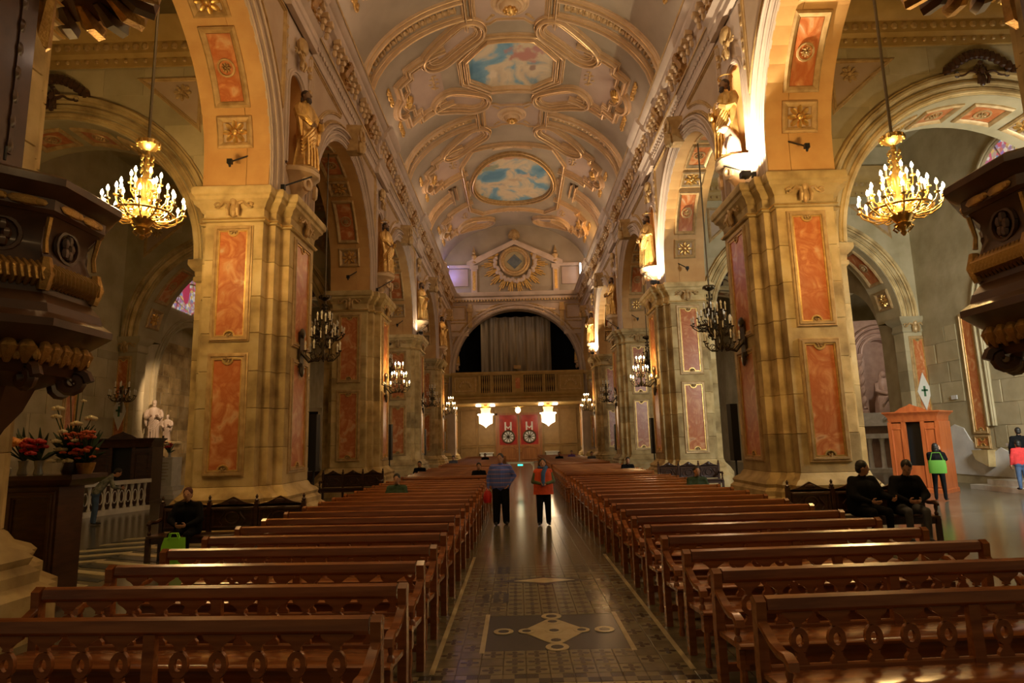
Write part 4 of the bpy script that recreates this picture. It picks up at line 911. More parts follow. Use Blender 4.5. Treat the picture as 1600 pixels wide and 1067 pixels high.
# ================================================================== PEWS
PL = 3.02
def splat_mesh():
    mb = MB(); half = [(.055,.50), (.05,.53), (.028,.555), (.03,.58), (.06,.62), (.068,.66), (.06,.70), (.03,.745), (.024,.765), (.05,.79), (.10,.82), (.11,.845)]
    out = [(x, z) for x, z in half] + [(-x, z) for x, z in half[::-1]]; hole = [(.026*cos(t), .66 + .038*sin(t)) for t in [2*pi*k/10 for k in range(10)]]
    # front/back as rings: split into lower, upper and the ring around the hole
    for (lo, hi) in ((0, 3), (7, 11)):
        for k in range(lo, hi):
            (x0, z0), (x1, z1) = half[k], half[k+1]
            mb.add([(-x0,-.015,z0), (x0,-.015,z0), (x1,-.015,z1), (-x1,-.015,z1), (-x0,.015,z0), (x0,.015,z0), (x1,.015,z1), (-x1,.015,z1)], [(0,1,2,3), (4,7,6,5), (1,5,6,2), (0,3,7,4)])
    o = [(.064*cos(t), .66 + .084*sin(t)) for t in [2*pi*k/12 for k in range(12)]]; i_ = [(.028*cos(t), .66 + .04*sin(t)) for t in [2*pi*k/12 for k in range(12)]]
    vs = [(x, y, z) for y in (-.015, .015) for L in (o, i_) for x, z in L]; fs = []
    for k in range(12):
        j = (k+1) % 12; fs += [(k, j, 12+j, 12+k), (24+k, 36+k, 36+j, 24+j), (k, 24+k, 24+j, j), (12+k, 12+j, 36+j, 36+k)]
    mb.add(vs, fs); return mb
def rbox(mb, x0, x1, y0, y1, z0, z1, b=.012): # softly rounded bar along x
    pts = [(y0+b,z0), (y1-b,z0), (y1,z0+b), (y1,z1-b), (y1-b,z1), (y0+b,z1), (y0,z1-b), (y0,z0+b)]; return mb.prism(pts, 'x', x0, x1)
def pew_parts():
    h = PL/2; parts = []
    def A(name, mb, loc=(0,0,0)): parts.append((name, mb.mesh(M_WOOD, name), loc))
    mb = MB(); mb.prism([(.0,.835), (.035,.84), (.05,.90), (.04,.945), (.01,.955), (-.03,.94), (-.04,.87)], 'x', -h+.05, h-.05); A('top_rail', mb)
    mb = MB(); rbox(mb, -h+.05, h-.05, -.02, .02, .455, .51); A('lower_rail', mb)
    sm = splat_mesh().mesh(M_WOOD, 'splat')
    for s in (-1, 1):
        for k in range(5): parts.append(('splat', sm, (s*(.2 + k*.262), 0, 0)))
    pm = MB(); pm.prism([(.03,0), (.045,.5), (.03,.86), (.05,.935), (-.0,.96), (-.05,.925), (-.045,.84), (-.035,.5), (-.05,0)], 'x', -.035, .035); pme = pm.mesh(M_WOOD, 'post')
    for x in (-h, h): parts.append(('post', pme, (x, 0, 0)))
    mp_ = MB(); mp_.prism([(.03,0), (.035,.5), (.02,.85), (-.025,.85), (-.03,.5), (-.04,0)], 'x', -.04, .04); parts.append(('post', mp_.mesh(M_WOOD, 'post'), (0, 0, 0)))
    mb = MB(); mb.prism([(.0,.44), (-.44,.455), (-.47,.465), (-.475,.485), (-.45,.50), (.0,.475)], 'x', -h-.02, h+.02); A('seat', mb)
    mb = MB(); mb.box(-h+.04, h-.04, -.41, -.38, .34, .445); A('apron', mb)
    mb = MB(); mb.box(-h+.04, h-.04, -.03, .0, .16, .22); A('stretcher', mb)
    am = MB(); am.sweep([(0,.0,.80), (0,-.08,.765), (0,-.2,.70), (0,-.3,.675), (0,-.38,.68), (0,-.43,.66), (0,-.44,.62)], [(0,-.3,1), (0,.4,1), (0,.4,1), (0,.1,1), (0,-.3,1), (0,-1,.4), (0,-1,-.2)], [(-.032,-.025), (-.036,0), (-.03,.022), (.03,.022), (.036,0), (.032,-.025), (-.032,-.025)]); ame = am.mesh(M_WOOD, 'arm')
    spm = MB(); spm.lathe([(.03,.485), (.03,.52), (.016,.54), (.026,.58), (.018,.61), (.03,.64), (.028,.665)], n=8); spme = spm.mesh(M_WOOD, 'arm_spindle')
    lm = MB(); lm.prism([(-.035,-.035), (.035,-.035), (.035,.035), (-.035,.035)], 'z', 0.3, .44); lm.lathe([(.03,0), (.035,.04), (.022,.08), (.034,.2), (.028,.3)], n=8); lme = lm.mesh(M_WOOD, 'leg')
    for s in (-1, 1):
        parts.append(('arm', ame, (s*h, 0, 0))); parts.append(('arm_spindle', spme, (s*h, -.38, 0)))
    for x in (-h+.03, 0, h-.03): parts.append(('leg', lme, (x, -.37, 0)))
    mb = MB(); mb.box(-h+.1, h-.1, .2, .32, .09, .115); A('foot_rail', mb)
    return parts
PARTS = pew_parts()
def joined(parts, skip=()):
    mb = MB()
    for n_, me, loc in parts:
        if n_ in skip: continue
        mb.add([v.co + Vector(loc) for v in me.vertices], [tuple(p.vertices) for p in me.polygons])
    return mb.mesh(M_WOOD, 'pew')
PJ = joined(PARTS)
YR = [4.28 + .93*k for k in range(17)] + [21.6 + .93*k for k in range(9)] + [32.0 + .95*k for k in range(20)]
def ordw(i):
    T = ['', '', 'twenty', 'thirty', 'forty']
    O = ['front'] + ORD[1:]
    if i < 20: return O[i]
    if (i+1) % 10 == 0: return {30: 'thirtieth', 40: 'fortieth', 50: 'fiftieth'}[i+1]
    return T[(i+1)//10] + '-' + ['', 'first', 'second', 'third', 'fourth', 'fifth', 'sixth', 'seventh', 'eighth', 'ninth'][(i+1) % 10]
for s, sn in ((-1, 'left'), (1, 'right')):
    xc = (-.93 - PL/2) if s < 0 else (1.62 + PL/2)
    for i, y in enumerate(YR):
        y += .26 if s > 0 else 0
        lab = 'varnished wooden pew with pierced back splats, %s row %s of the aisle' % (ordw(i), sn)
        rz = -.055*1 if s < 0 else .055
        yy = y + (PL/2)*.055
        if i < 14:
            t = thing('pew', lab, 'pew', (xc, yy, .01), rz, 'pews in rows')
            for n_, me, loc in PARTS: link(n_, me, t, loc)
        else:
            o = link('pew', PJ, None, (xc, yy, .01), rz); tag(o, lab, 'pew', 'pews in rows')
# ================================================================== CARVED BENCHES
def carved_bench(loc, L, lab, rz=0):
    t = thing('carved_bench', lab, 'bench', loc, rz); h = L/2
    mb = MB(); mb.box(-h, h, -.02, .03, .5, .98); mb.obj('backrest', M_DARKW, t)
    for k in range(3):
        x0 = -h + L*k/3; w_ = L/3
        mb = MB(); pts = [(x0+.05,.98), (x0+w_*.25,1.02), (x0+w_*.5,1.13), (x0+w_*.75,1.02), (x0+w_-.05,.98)]; mb.prism(pts + [(x0+w_-.05,.95), (x0+.05,.95)], 'y', -.02, .03); mb.ell((x0+w_*.5,-.03,1.04), .1, .03, .05, 8, 4); mb.obj('crest', M_DARKW, t)
        mb = MB(); mb.sweep([(x0+.08,-.02,.56), (x0+w_-.08,-.02,.56), (x0+w_-.08,-.02,.9), (x0+.08,-.02,.9)], NF, mould(.03,.03), True)
        mb.tube([(x0+w_/2+.13*cos(q), -.035, .73+.11*sin(q)) for q in [2*pi*j/14 for j in range(15)]], .02, 5)
        for sg in (-1, 1): mb.tube([(x0+w_/2+sg*(.2+.05*sin(j)), -.03, .6+.05*j) for j in range(6)], .018, 5)
        mb.obj('carved_panel', M_DARKW, t)
    for k in range(4):
        x = -h + L*k/3; mb = MB(); mb.box(x-.035, x+.035, -.04, .05, 0, 1.03); mb.lathe([(.03,0), (.045,.03), (.02,.06), (.03,.1), (.005,.14)], (x,0,1.03), 8); mb.obj('post', M_DARKW, t)
    mb = MB(); rbox(mb, -h-.02, h+.02, -.48, 0, .43, .48); mb.obj('seat', M_DARKW, t)
    mb = MB(); mb.box(-h, h, -.43, -.4, .33, .43); mb.obj('apron', M_DARKW, t)
    for s in (-1, 1):
        mb = MB(); mb.tube([(s*h, 0, .74), (s*h, -.2, .7), (s*h, -.4, .72), (s*h, -.47, .68)], [.035,.035,.045,.03], 6); mb.lathe([(.03,.48), (.04,.52), (.02,.56), (.035,.62), (.025,.7)], (s*h, -.4, 0), 8); mb.obj('arm', M_DARKW, t)
        mb = MB(); mb.box(s*h-.04, s*h+.04, -.46, -.38, 0, .43); mb.obj('leg', M_DARKW, t)
    return t
carved_bench((-5.55, 12.5, 0), 2.75, 'dark carved bench with crested back in front of the near left pier')
carved_bench((6.6, 12.7, 0), 2.6, 'dark carved bench with crested back where two men in black sit')
carved_bench((-6.35, 24.6, 0), 2.3, 'dark carved bench in front of the second left pier')
carved_bench((6.55, 24.6, 0), 2.3, 'dark carved bench in front of the second right pier')
# ================================================================== CHANDELIERS
def arm_mesh(R, rise, m):
    mb = MB(); pts = [(.06,0,.0), (R*.35,0,-.16), (R*.7,0,-.14), (R*.95,0,-.02), (R,0,rise)]
    mb.tube(pts, [.02,.018,.016,.015,.014], 5); mb.tube([(R*.55+.07*cos(q),0,-.05+.07*sin(q)) for q in [k*.8 for k in range(8)]], .011, 4)
    mb.lathe([(.012,rise-.01), (.05,rise+.01), (.055,rise+.03), (.02,rise+.03)], (R,0,0), 8); return mb.mesh(m, 'arm')
CAN = MB(); CAN.lathe([(.017,0), (.017,.13), (.012,.135)], n=6); CAN = CAN.mesh(M_CANDLE, 'candle')
BUL = MB(); BUL.lathe([(.012,0), (.026,.03), (.03,.055), (.02,.09), (.004,.125)], n=7)
BULL = BUL.mesh(M_BULB, 'bulb'); BULO = BUL.mesh(M_BULBOFF, 'bulb')
AM = {}
def add_arms(t, R, rise, n, z, lit, m, ph=0., scale=1., key=None, half=False):
    k_ = (R, rise, m.name)
    if k_ not in AM: AM[k_] = arm_mesh(R, rise, m)
    for k in range(n):
        a = ph + (2*pi*k/n if not half else -pi*.5 + pi*(k+.5)/n)
        o = link('arm', AM[k_], t, (0, 0, z), a)
        link('candle', CAN, o, (R, 0, rise+.03)); link('bulb', BULL if lit else BULO, o, (R, 0, rise+.16))
def chandelier(loc, top, lit, lab, tilt=0):
    m = M_BRASS if lit else M_IRON
    t = thing('chandelier', lab, 'chandelier', loc, .2, 'chandeliers hanging in the arcade')
    mb = MB(); mb.tube([(0,0,1.55), (0,0,top)], .028, 6); mb.obj('hanging_rod', M_ROPE, t)
    mb = MB(); mb.lathe([(.02,1.55), (.2,1.5), (.21,1.42), (.15,1.36), (.04,1.3), (.05,1.2)], n=14)
    for k in range(10): a = 2*pi*k/10; mb.ell((.2*cos(a), .2*sin(a), 1.44), .035, .035, .06, 6, 4)
    mb.obj('canopy', m, t)
    mb = MB(); mb.lathe([(.05,1.25), (.03,1.1), (.06,1.0), (.04,.9), (.08,.75), (.16,.68), (.15,.45), (.09,.3), (.12,.1), (.2,.0), (.22,-.1), (.12,-.25), (.06,-.3)], n=12)
    for k in range(6):
        a = 2*pi*k/6
        for zz in (1.15, 1.02, .88): mb.ell((.1*cos(a), .1*sin(a), zz), .03, .03, .05, 5, 4)
    mb.obj('stem', m, t)
    mb = MB(); mb.lathe([(.02,-.52), (.06,-.46), (.03,-.42), (.12,-.36), (.16,-.3), (.05,-.26)], n=10)
    for k in range(6): a = 2*pi*k/6; mb.tube([(.1*cos(a),.1*sin(a),-.3), (.17*cos(a),.17*sin(a),-.37), (.1*cos(a),.1*sin(a),-.44)], .018, 4)
    mb.obj('bottom_finial', m, t)
    mb = MB(); mb.lathe([(.52,-.03), (.55,0), (.52,.03), (.49,0), (.52,-.03)], n=24, cap=False); mb.obj('ring', m, t)
    add_arms(t, .70, .07, 14, .0, lit, m); add_arms(t, .48, .10, 10, .2, lit, m, .3); add_arms(t, .26, .12, 6, .48, lit, m, .1)
    if lit: lamp('chandelier_light', 'POINT', (loc[0], loc[1], loc[2]+.3), 620, (1.0,.60,.20), .35)
    return t
chandelier((-7.15, 11.6, 6.6), 6.45, True, 'lit brass chandelier glowing with many bulbs, left of the nave')
chandelier((7.45, 11.5, 6.25), 6.8, True, 'lit brass chandelier glowing with many bulbs, right of the nave')
chandelier((-6.9, 22.4, 6.0), 7.05, False, 'unlit dark chandelier hanging between the first two left piers')
chandelier((7.15, 22.4, 6.0), 7.05, False, 'unlit dark chandelier hanging between the first two right piers')
chandelier((-6.9, 33.5, 6.0), 7.05, False, 'unlit dark chandelier hanging between the second and third left piers')
chandelier((7.15, 33.5, 6.0), 7.05, False, 'unlit dark chandelier hanging between the second and third right piers')
def sconce(s, k, lit, lab):
    x = NC + s*6.02; t = thing('wall_sconce', lab, 'wall lamp', (x, PY[k]+1.8, 4.6), 0 if s < 0 else pi, 'sconces on the piers'); m = M_IRON
    mb = MB(); mb.box(0,.05,-.16,.16,-.45,.5); mb.ell((.06,0,.5), .05, .2, .14); mb.ell((.06,0,-.5), .05, .14, .2); mb.obj('backplate', m, t)
    mb = MB(); mb.tube([(.02,0,.0), (.25,0,-.28), (.5,0,-.2), (.62,0,.02)], [.05,.045,.04,.035], 6); mb.lathe([(.03,-.35), (.07,-.25), (.04,-.1), (.08,.1), (.04,.3), (.06,.5), (.03,.75), (.02,1.0)], (.62,0,.1), 8); mb.obj('bracket', m, t)
    c_ = link('cluster', None, t, (.62,0,.1))
    c2 = t
    for R, rise, n, z in ((.46,.08,7,-.2), (.32,.09,6,.2), (.17,.1,4,.62)):
        k_ = (R, rise, m.name)
        if k_ not in AM: AM[k_] = arm_mesh(R, rise, m)
        for j in range(n):
            a = 2*pi*j/n; o = link('arm', AM[k_], t, (.62, 0, .1+z), a); on = lit and (z > .1 or j % 3 == 0)
            link('candle', CAN, o, (R,0,rise+.03)); link('bulb', BULL if on else BULO, o, (R,0,rise+.16))
    bpy.data.objects.remove(c_)
    if lit: lamp('sconce_light', 'POINT', (x - s*.62, PY[k]+1.8, 5.25), 60, (1.0,.58,.2), .2)
for s, sn in ((-1, 'left'), (1, 'right')):
    for k, lit in ((1, False), (2, True), (3, False), (4, True)):
        sconce(s, k, lit, '%s bronze candle sconce on the %s pier of the %s arcade' % ('lit' if lit else 'unlit', ['', 'nearest', 'second', 'third', 'fourth'][k], sn))
# ================================================================== STATUES IN THE NICHES
M_SKIN_ST = mat('painted_statue_skin', (.20,.12,.07), (.30,.19,.12), .5, scale=6); M_HAIRS = mat('statue_dark_hair', (.05,.03,.02), rough=.6)
def statue(name, loc, rz, lab, seed, m_robe, halo, group, hgt=2.55, beast=False):
    rnd = random.Random(seed); t = thing(name, lab, 'statue', loc, rz, group); q = hgt/2.55
    T = Matrix.Scale(q, 4)
    mb = MB(); mb.M = T; mb.lathe([(.42,0), (.42,.06), (.38,.1)], n=10); mb.obj('plinth', M_FRAME, t)
    p1, p2, p3 = rnd.uniform(0,6), rnd.uniform(0,6), rnd.uniform(0,6)
    fold = lambda a, z, k: .09*sin(6*a + p1 + z*1.6) + .05*sin(11*a + p2 - z*2.3) if z < 1.85*q+9 else .02*sin(5*a)
    mb = MB(); mb.M = T; sw = rnd.uniform(-.06, .06)
    mb.loft([(0,0,.08,.36,.30), (0,0,.3,.33,.27), (sw,0,.7,.30,.25), (sw,-.02,1.05,.31,.25), (sw*.6,-.01,1.35,.29,.22), (0,0,1.65,.31,.21), (0,0,1.88,.35,.20), (0,0,2.02,.26,.16), (0,0,2.1,.12,.11), (0,0,2.18,.09,.09)], 26, fold)
    # mantle folds crossing the body
    for j in range(5): mb.tube([(.3, -.08-.02*j, 1.75-.14*j), (.1, -.25, 1.45-.15*j), (-.12, -.26, 1.15-.13*j), (-.28, -.1, .85-.1*j)], [.05,.045,.05,.04], 6)
    for j in range(4): mb.tube([(-.22+.13*j, -.27, .95-.06*j), (-.2+.13*j, -.29, .5), (-.22+.14*j, -.31, .1)], [.03,.045,.05], 6)
    mb.obj('robe', m_robe, t)
    for s in (-1, 1):
        mb = MB(); mb.M = T; up = rnd.random() > .5
        el = (s*.42, -.1, 1.5); hand = (s*.2, -.38, 1.55 if up else 1.3)
        mb.tube([(s*.31,0,1.92), (s*.4,-.03,1.72), el, (s*.33,-.28,1.45), hand], [.12,.13,.12,.1,.075], 8); mb.tube([el, (s*.4,-.14,1.2), (s*.36,-.16,.95)], [.1,.08,.03], 6); ar = mb.obj('sleeve', m_robe, t)
        mb = MB(); mb.M = T; mb.ell(hand, .06, .07, .07, 8, 5)
        for f in range(4): mb.tube([(hand[0] - s*.03, hand[1]-.04, hand[2]+.045-.03*f), (hand[0] - s*.08, hand[1]-.07, hand[2]+.04-.03*f), (hand[0] - s*.12, hand[1]-.05, hand[2]+.035-.03*f)], [.018,.016,.012], 5)
        mb.tube([(hand[0], hand[1]-.03, hand[2]+.05), (hand[0] - s*.03, hand[1]-.08, hand[2]+.09)], [.018,.012], 5); mb.obj('hand', M_SKIN_ST, ar)
    mb = MB(); mb.M = T; mb.ell((0,-.02,2.33), .115, .135, .165, 12, 8); mb.tube([(0,-.15,2.36), (0,-.175,2.31), (0,-.145,2.29)], [.015,.028,.02], 6)
    for s in (-1, 1): mb.ell((s*.115, 0, 2.33), .02, .035, .045, 6, 4)
    hd = mb.obj('head', M_SKIN_ST if m_robe in (M_GOLD,) else m_robe, t)
    mb = MB(); mb.M = T; mb.ell((0,.03,2.4), .135, .145, .14, 10, 6); mb.ell((0,.09,2.25), .12, .08, .15, 8, 5); mb.loft([(0,-.08,2.08,.05,.04), (0,-.1,2.16,.09,.07), (0,-.09,2.25,.09,.07)], 8); mb.obj('hair_and_beard', M_HAIRS if m_robe in (M_GOLD,) else m_robe, hd)
    if halo:
        mb = MB(); mb.M = T; mb.tube([(.2*cos(a), .05+.2*sin(a), 2.58) for a in [2*pi*k/16 for k in range(17)]], .02, 6); mb.obj('halo', M_GOLD, t)
    if beast:
        mb = MB(); mb.M = T; mb.loft([(.3,-.12,.1,.24,.2), (.3,-.12,.4,.22,.2), (.26,-.16,.62,.17,.17), (.24,-.2,.8,.1,.12)], 12); mb.ell((.22,-.3,.82), .11, .16, .12, 10, 6); mb.ell((.22,-.44,.78), .06, .08, .06, 8, 5)
        for s in (-1, 1): mb.tube([(.22+s*.07,-.24,.92), (.22+s*.16,-.22,1.0), (.22+s*.17,-.26,1.1)], [.03,.025,.01], 5); mb.tube([(.3+s*.1,-.25,.5), (.3+s*.1,-.36,.25), (.3+s*.1,-.38,.1)], [.07,.05,.05], 6)
        mb.obj('beast_at_feet', M_PINKM, t)
    return t
DESC = ['bearded, facing the nave', 'holding a book', 'with folded hands', 'in heavy folds', 'small and far off']
for s, sn in ((-1, 'left'), (1, 'right')):
    for k in range(1, 6):
        statue('saint_statue', (NC + s*6.05, PY[k]+1.8, 9.73), pi/2*(-1 if s > 0 else 1) + s*.35, 'gilt robed saint statue on the %s wall above the %s pier' % (sn, ['', 'nearest', 'second', 'third', 'fourth', 'farthest'][k]), 10*k + s, M_GOLD, s > 0 or k > 1, 'saints on the nave walls', beast=(s > 0 and k == 1))
# floodlights on the capital ledges of the right arcade
def floodlight(s, k, e, lab, aim_y):
    x, y = NC + s*5.9, PY[k] + .45
    t = thing('floodlight', lab, 'lamp', (x, y, 8.62)); mb = MB(); mb.box(-.12,.12,-.1,.1,.05,.2); mb.obj('housing', M_BLACK, t)
    mb = MB(); mb.tube([(0,0,0), (0,0,.08)], .03, 6); mb.obj('foot', M_BLACK, t)
    lamp('flood_beam', 'SPOT', (x - s*.05, y, 8.9), e, (1.0,.80,.52), .08, (NC + s*6.36, y + aim_y, 10.6), 140, .8)
floodlight(1, 1, 1100, 'small floodlight on the ledge of the nearest right pier', .25)
floodlight(1, 2, 1000, 'small floodlight on the ledge of the second right pier', .25)
floodlight(1, 4, 900, 'small floodlight on the ledge of the fourth right pier', .25)
floodlight(-1, 3, 90, 'small floodlight on the ledge of the third left pier', .25)
# iron stay rods with lamp heads on the piers
def stay(s, k):
    t = thing('spot_arm', 'thin black spotlight arm above the capital of the %s %s pier' % (['', 'nearest', 'second', 'third', 'fourth'][k], 'left' if s < 0 else 'right'), 'lamp', (NC+s*7.2, PY[k]+.1, 9.2))
    mb = MB(); mb.tube([(-s*.3,.05,.3), (0,-.35,-.05)], .022, 5); mb.obj('rod', M_BLACK, t); mb = MB(); mb.box(-.06,.06,-.43,-.33,-.12,.0); mb.ell((0,-.38,-.15), .035, .035, .06); mb.obj('lamp_head', M_BLACK, t)
    t = thing('stay_rod', 'thin black rod reaching to the statue console of the %s %s pier' % (['', 'nearest', 'second', 'third', 'fourth'][k], 'left' if s < 0 else 'right'), 'rod', (NC+s*6.1, PY[k]+.4, 8.65)); mb = MB(); mb.tube([(0,0,.1), (-s*.5,.7,.65)], .022, 5); mb.obj('rod', M_BLACK, t); mb = MB(); mb.box(-.05,.05,-.05,.05,0,.13); mb.obj('clamp', M_BLACK, t)
for s in (-1, 1):
    for k in (1, 2, 3): stay(s, k)
# column loudspeakers on the back of the piers
for s, sn in ((-1, 'left'), (1, 'right')):
    for k in (1, 2, 3, 4):
        t = thing('column_speaker', 'tall black column loudspeaker beside the %s %s pier' % (['', 'nearest', 'second', 'third', 'fourth'][k], sn), 'speaker', (NC+s*6.2, PY[k]+3.75, 1.35), .1*s, 'column loudspeakers')
        mb = MB(); mb.box(-.11,.11,-.13,.13,0,1.65); mb.obj('cabinet', M_BLACK, t); mb = MB(); mb.box(-.09,.09,-.14,-.128,.05,1.6); mb.obj('grille', mat('speaker_grille', (.02,.02,.02), rough=.8), t)
        mb = MB(); mb.tube([(0,0,-1.35), (0,0,0)], .03, 6); mb.lathe([(.22,0), (.22,.03), (.03,.06)], (0,0,-1.35), 10); mb.obj('stand', M_BLACK, t)
# ================================================================== PULPITS
def pulpit(s, loc, sn):
    t = thing('pulpit', 'dark wooden octagonal pulpit with gilt bands, %s edge of the view' % sn, 'pulpit', loc, 0)
    ph = pi/8
    def oct_(mb, prof): return mb.lathe(prof, (0,0,0), 8, ph, ph + 2*pi, cap=True)
    mb = MB(); oct_(mb, [(1.2,0), (1.26,.04), (1.26,.12), (1.15,.2), (1.12,.3)]); mb.obj('floor_moulding', M_PULPIT, t)
    mb = MB(); oct_(mb, [(1.12,.3), (1.02,.42), (1.02,.5)]); mb.obj('lower_cyma', M_PULPIT, t)
    mb = MB(); oct_(mb, [(1.0,.75), (.92,.95), (.94,1.15), (1.06,1.3)]); mb.obj('body', M_PULPIT, t)
    mb = MB(); oct_(mb, [(1.06,1.28), (1.1,1.32), (1.1,1.44), (1.2,1.5), (1.26,1.56), (1.26,1.64), (1.2,1.68), (1.0,1.68)]); mb.obj('rim', M_PULPIT, t)
    mb = MB(); oct_(mb, [(1.2,0), (1.0,-.14), (.98,-.3)]); mb.obj('under_moulding', M_PULPIT, t)
    mb = MB(); oct_(mb, [(.96,-.3), (.9,-.42), (.55,-.55), (.45,-.8), (.3,-1.0), (.2,-1.2), (.05,-1.45)]); mb.obj('corbel_base', M_PULPIT, t)
    g = MB()
    g.tube([(0,0,-.13), (.02,-.06,-.06), (0,-.07,.04), (-.04,-.02,.13)], [.02,.04,.045,.02], 5); gm = g.mesh(M_PGILT, 'gadroon')
    lf = MB(); lf.loft([(0,0,-.14,.02,.02), (0,-.03,-.05,.07,.04), (0,-.05,.03,.09,.05), (0,-.03,.1,.05,.04), (0,0,.14,.02,.02)], 8); lf.ell((.09,-.02,-.04), .04, .03, .07, 6, 4); lf.ell((-.09,-.02,-.04), .04, .03, .07, 6, 4); lm_ = lf.mesh(M_PGILT, 'leaf')
    sc_ = MB(); sc_.tube([(.0,-.16*cos(q)*(1-q/12), -.05+.16*sin(q)*(1-q/12)) for q in [k*.6 for k in range(14)]], .06, 6); scm = sc_.mesh(M_PULPIT, 'scroll')
    for k in range(8):
        a = ph + 2*pi*k/8; b = ph + 2*pi*(k+1)/8; am = (a+b)/2; nx, ny = cos(am), sin(am)
        if ny > .75 : pass
        A, B = Vector((cos(a), sin(a), 0)), Vector((cos(b), sin(b), 0))
        for j in range(13):
            p = (A + (B-A)*((j+.5)/13))*1.02; link('gadroon', gm, t, (p.x, p.y, .62), am + pi/2)
        for j in range(5):
            p = (A + (B-A)*((j+.5)/5))*1.0; link('leaf', lm_, t, (p.x, p.y, -.2), am + pi/2)
        for zz, R, w_ in ((1.38, 1.11, .22),):
            for j in (.3, .7):
                p = (A + (B-A)*j)*R; mb = MB(); mb.ell((0,0,0), .17, .03, .06, 8, 4); mb.ell((.12,0,0), .07, .03, .045, 6, 4); mb.obj('rim_inlay', M_PGILT, t, (p.x, p.y, zz)).rotation_euler = (0,0,am+pi/2)
        p = (A+B)/2*.93; mb = MB(); mb.tube([(.17*cos(q), -.02, .18*sin(q)) for q in [2*pi*i/14 for i in range(15)]], .028, 5)
        for q in range(5): mb.ell((.05*cos(q*1.3), -.03, .09*sin(q*1.3)), .05, .04, .07, 6, 4)
        mb.obj('carved_medallion', M_PULPIT, t, (p.x, p.y, 1.02)).rotation_euler = (0,0,am+pi/2)
        mb = MB(); mb.tube([(0,0,.45), (0,-.03,.62), (0,-.02,.8)], [.06,.09,.05], 6); mb.tube([(0,.0,.85), (0,.02,1.0), (0,-.02,1.25)], [.03,.025,.03], 5); o = mb.obj('corner_rib', M_PGILT, t, (cos(a)*1.02, sin(a)*1.02, 0)); o.rotation_euler = (0,0,a+pi/2)
        o = link('scroll', scm, t, (cos(a)*.9, sin(a)*.9, -.42), a + pi/2)
    mb = MB(); mb.tube([(1.22*cos(ph+pi*1.5+.35), 1.22*sin(ph+pi*1.5+.35), 1.68), (1.22*cos(ph+pi*1.5+.35), 1.22*sin(ph+pi*1.5+.35), 1.83)], .015, 5); mb.obj('microphone', M_BLACK, t)
    # back board against the pier and sounding board above
    mb = MB(); mb.box(*sorted((-s*.12, -s*.25)), -.9, .02, 1.6, 5.2); mb.obj('back_board', M_PULPIT, t)
    for q in (-.6, -.2): mb = MB(); [mb.ell((-s*.26, q, 2.2+.3*j), .03, .05, .1, 6, 4) for j in range(9)]; mb.box(*sorted((-s*.245, -s*.27)), q-.03, q+.03, 2.1, 4.7); mb.obj('carved_festoon', M_PULPIT, t)
    sb = MB(); oct_(sb, [(.2,4.95), (1.05,4.9), (1.35,4.82), (1.42,4.9), (1.42,5.2), (1.5,5.3), (1.4,5.4), (.3,5.9)]); sb.obj('sounding_board', M_PULPIT, t)
    for k in range(24):
        a = 2*pi*k/24; mb = MB(); mb.tube([(1.0*cos(a), 1.0*sin(a), 4.9), (1.25*cos(a), 1.25*sin(a), 4.78), (1.42*cos(a), 1.42*sin(a), 4.78), (1.47*cos(a), 1.47*sin(a), 4.9)], [.06,.13,.13,.07], 7); mb.obj('scalloped_drop', M_PULPIT if k % 2 else M_PGILT, t)
    for j in range(3): mb = MB(); mb.tube([(s*.3 - s*.25*j, .2, 4.8 - .2*j), (s*.4 - s*.2*j, .35, 4.5 - .3*j), (s*.5, .5, 4.2 - .3*j)], [.1,.16,.08], 7); mb.obj('scroll_bracket', M_PGILT, t)
    # curved stem below
    mb = MB(); mb.tube([(0,0,-1.2), (s*.3,.1,-1.7), (s*.75,.25,-2.2), (s*1.0,.3,-2.9)], [.22,.3,.34,.3], 10); mb.obj('stem', M_PGILT, t)
    return t
pulpit(-1, (-5.95, 6.85, 3.32), 'left'); pulpit(1, (6.45, 6.85, 3.32), 'right')
# ================================================================== SIDE AISLE FURNITURE
# left: tall wooden pedestal with flowers
t = thing('flower_pedestal', 'dark panelled wooden pedestal carrying flowers below the left pulpit', 'pedestal', (-6.5, 8.8, 0))
mb = MB(); mb.box(-.42,.42,-.3,.3,.0,.12); mb.box(-.36,.36,-.25,.25,.12,1.62); mb.obj('body', M_DARKW, t)
mb = MB(); mb.loftpoly([(-.38,-.27), (.5,-.27), (.5,.27), (-.38,.27)], [(-.02,1.6), (.04,1.64), (.1,1.7), (.1,1.76)]); mb.obj('top', M_DARKW, t)
mb = MB(); mb.sweep([(-.28,-.25,.25), (.28,-.25,.25), (.28,-.25,1.5), (-.28,-.25,1.5)], NF, mould(.05,.04), True); mb.obj('front_panel', M_PULPIT, t)
mb = MB(); mb.box(-.33,-.18,-.02,.02,0,1.9) if False else mb.box(-.06,.06,-.06,.06,0,2.9); tag(mb.obj('stone_shaft', M_STONE2, None, (-7.02, 8.6, 0)), 'narrow pale stone shaft left of the flowers', 'post')
M_LEAF = mat('dark_green_leaves', (.012,.035,.012), (.03,.075,.02), .5, scale=8)
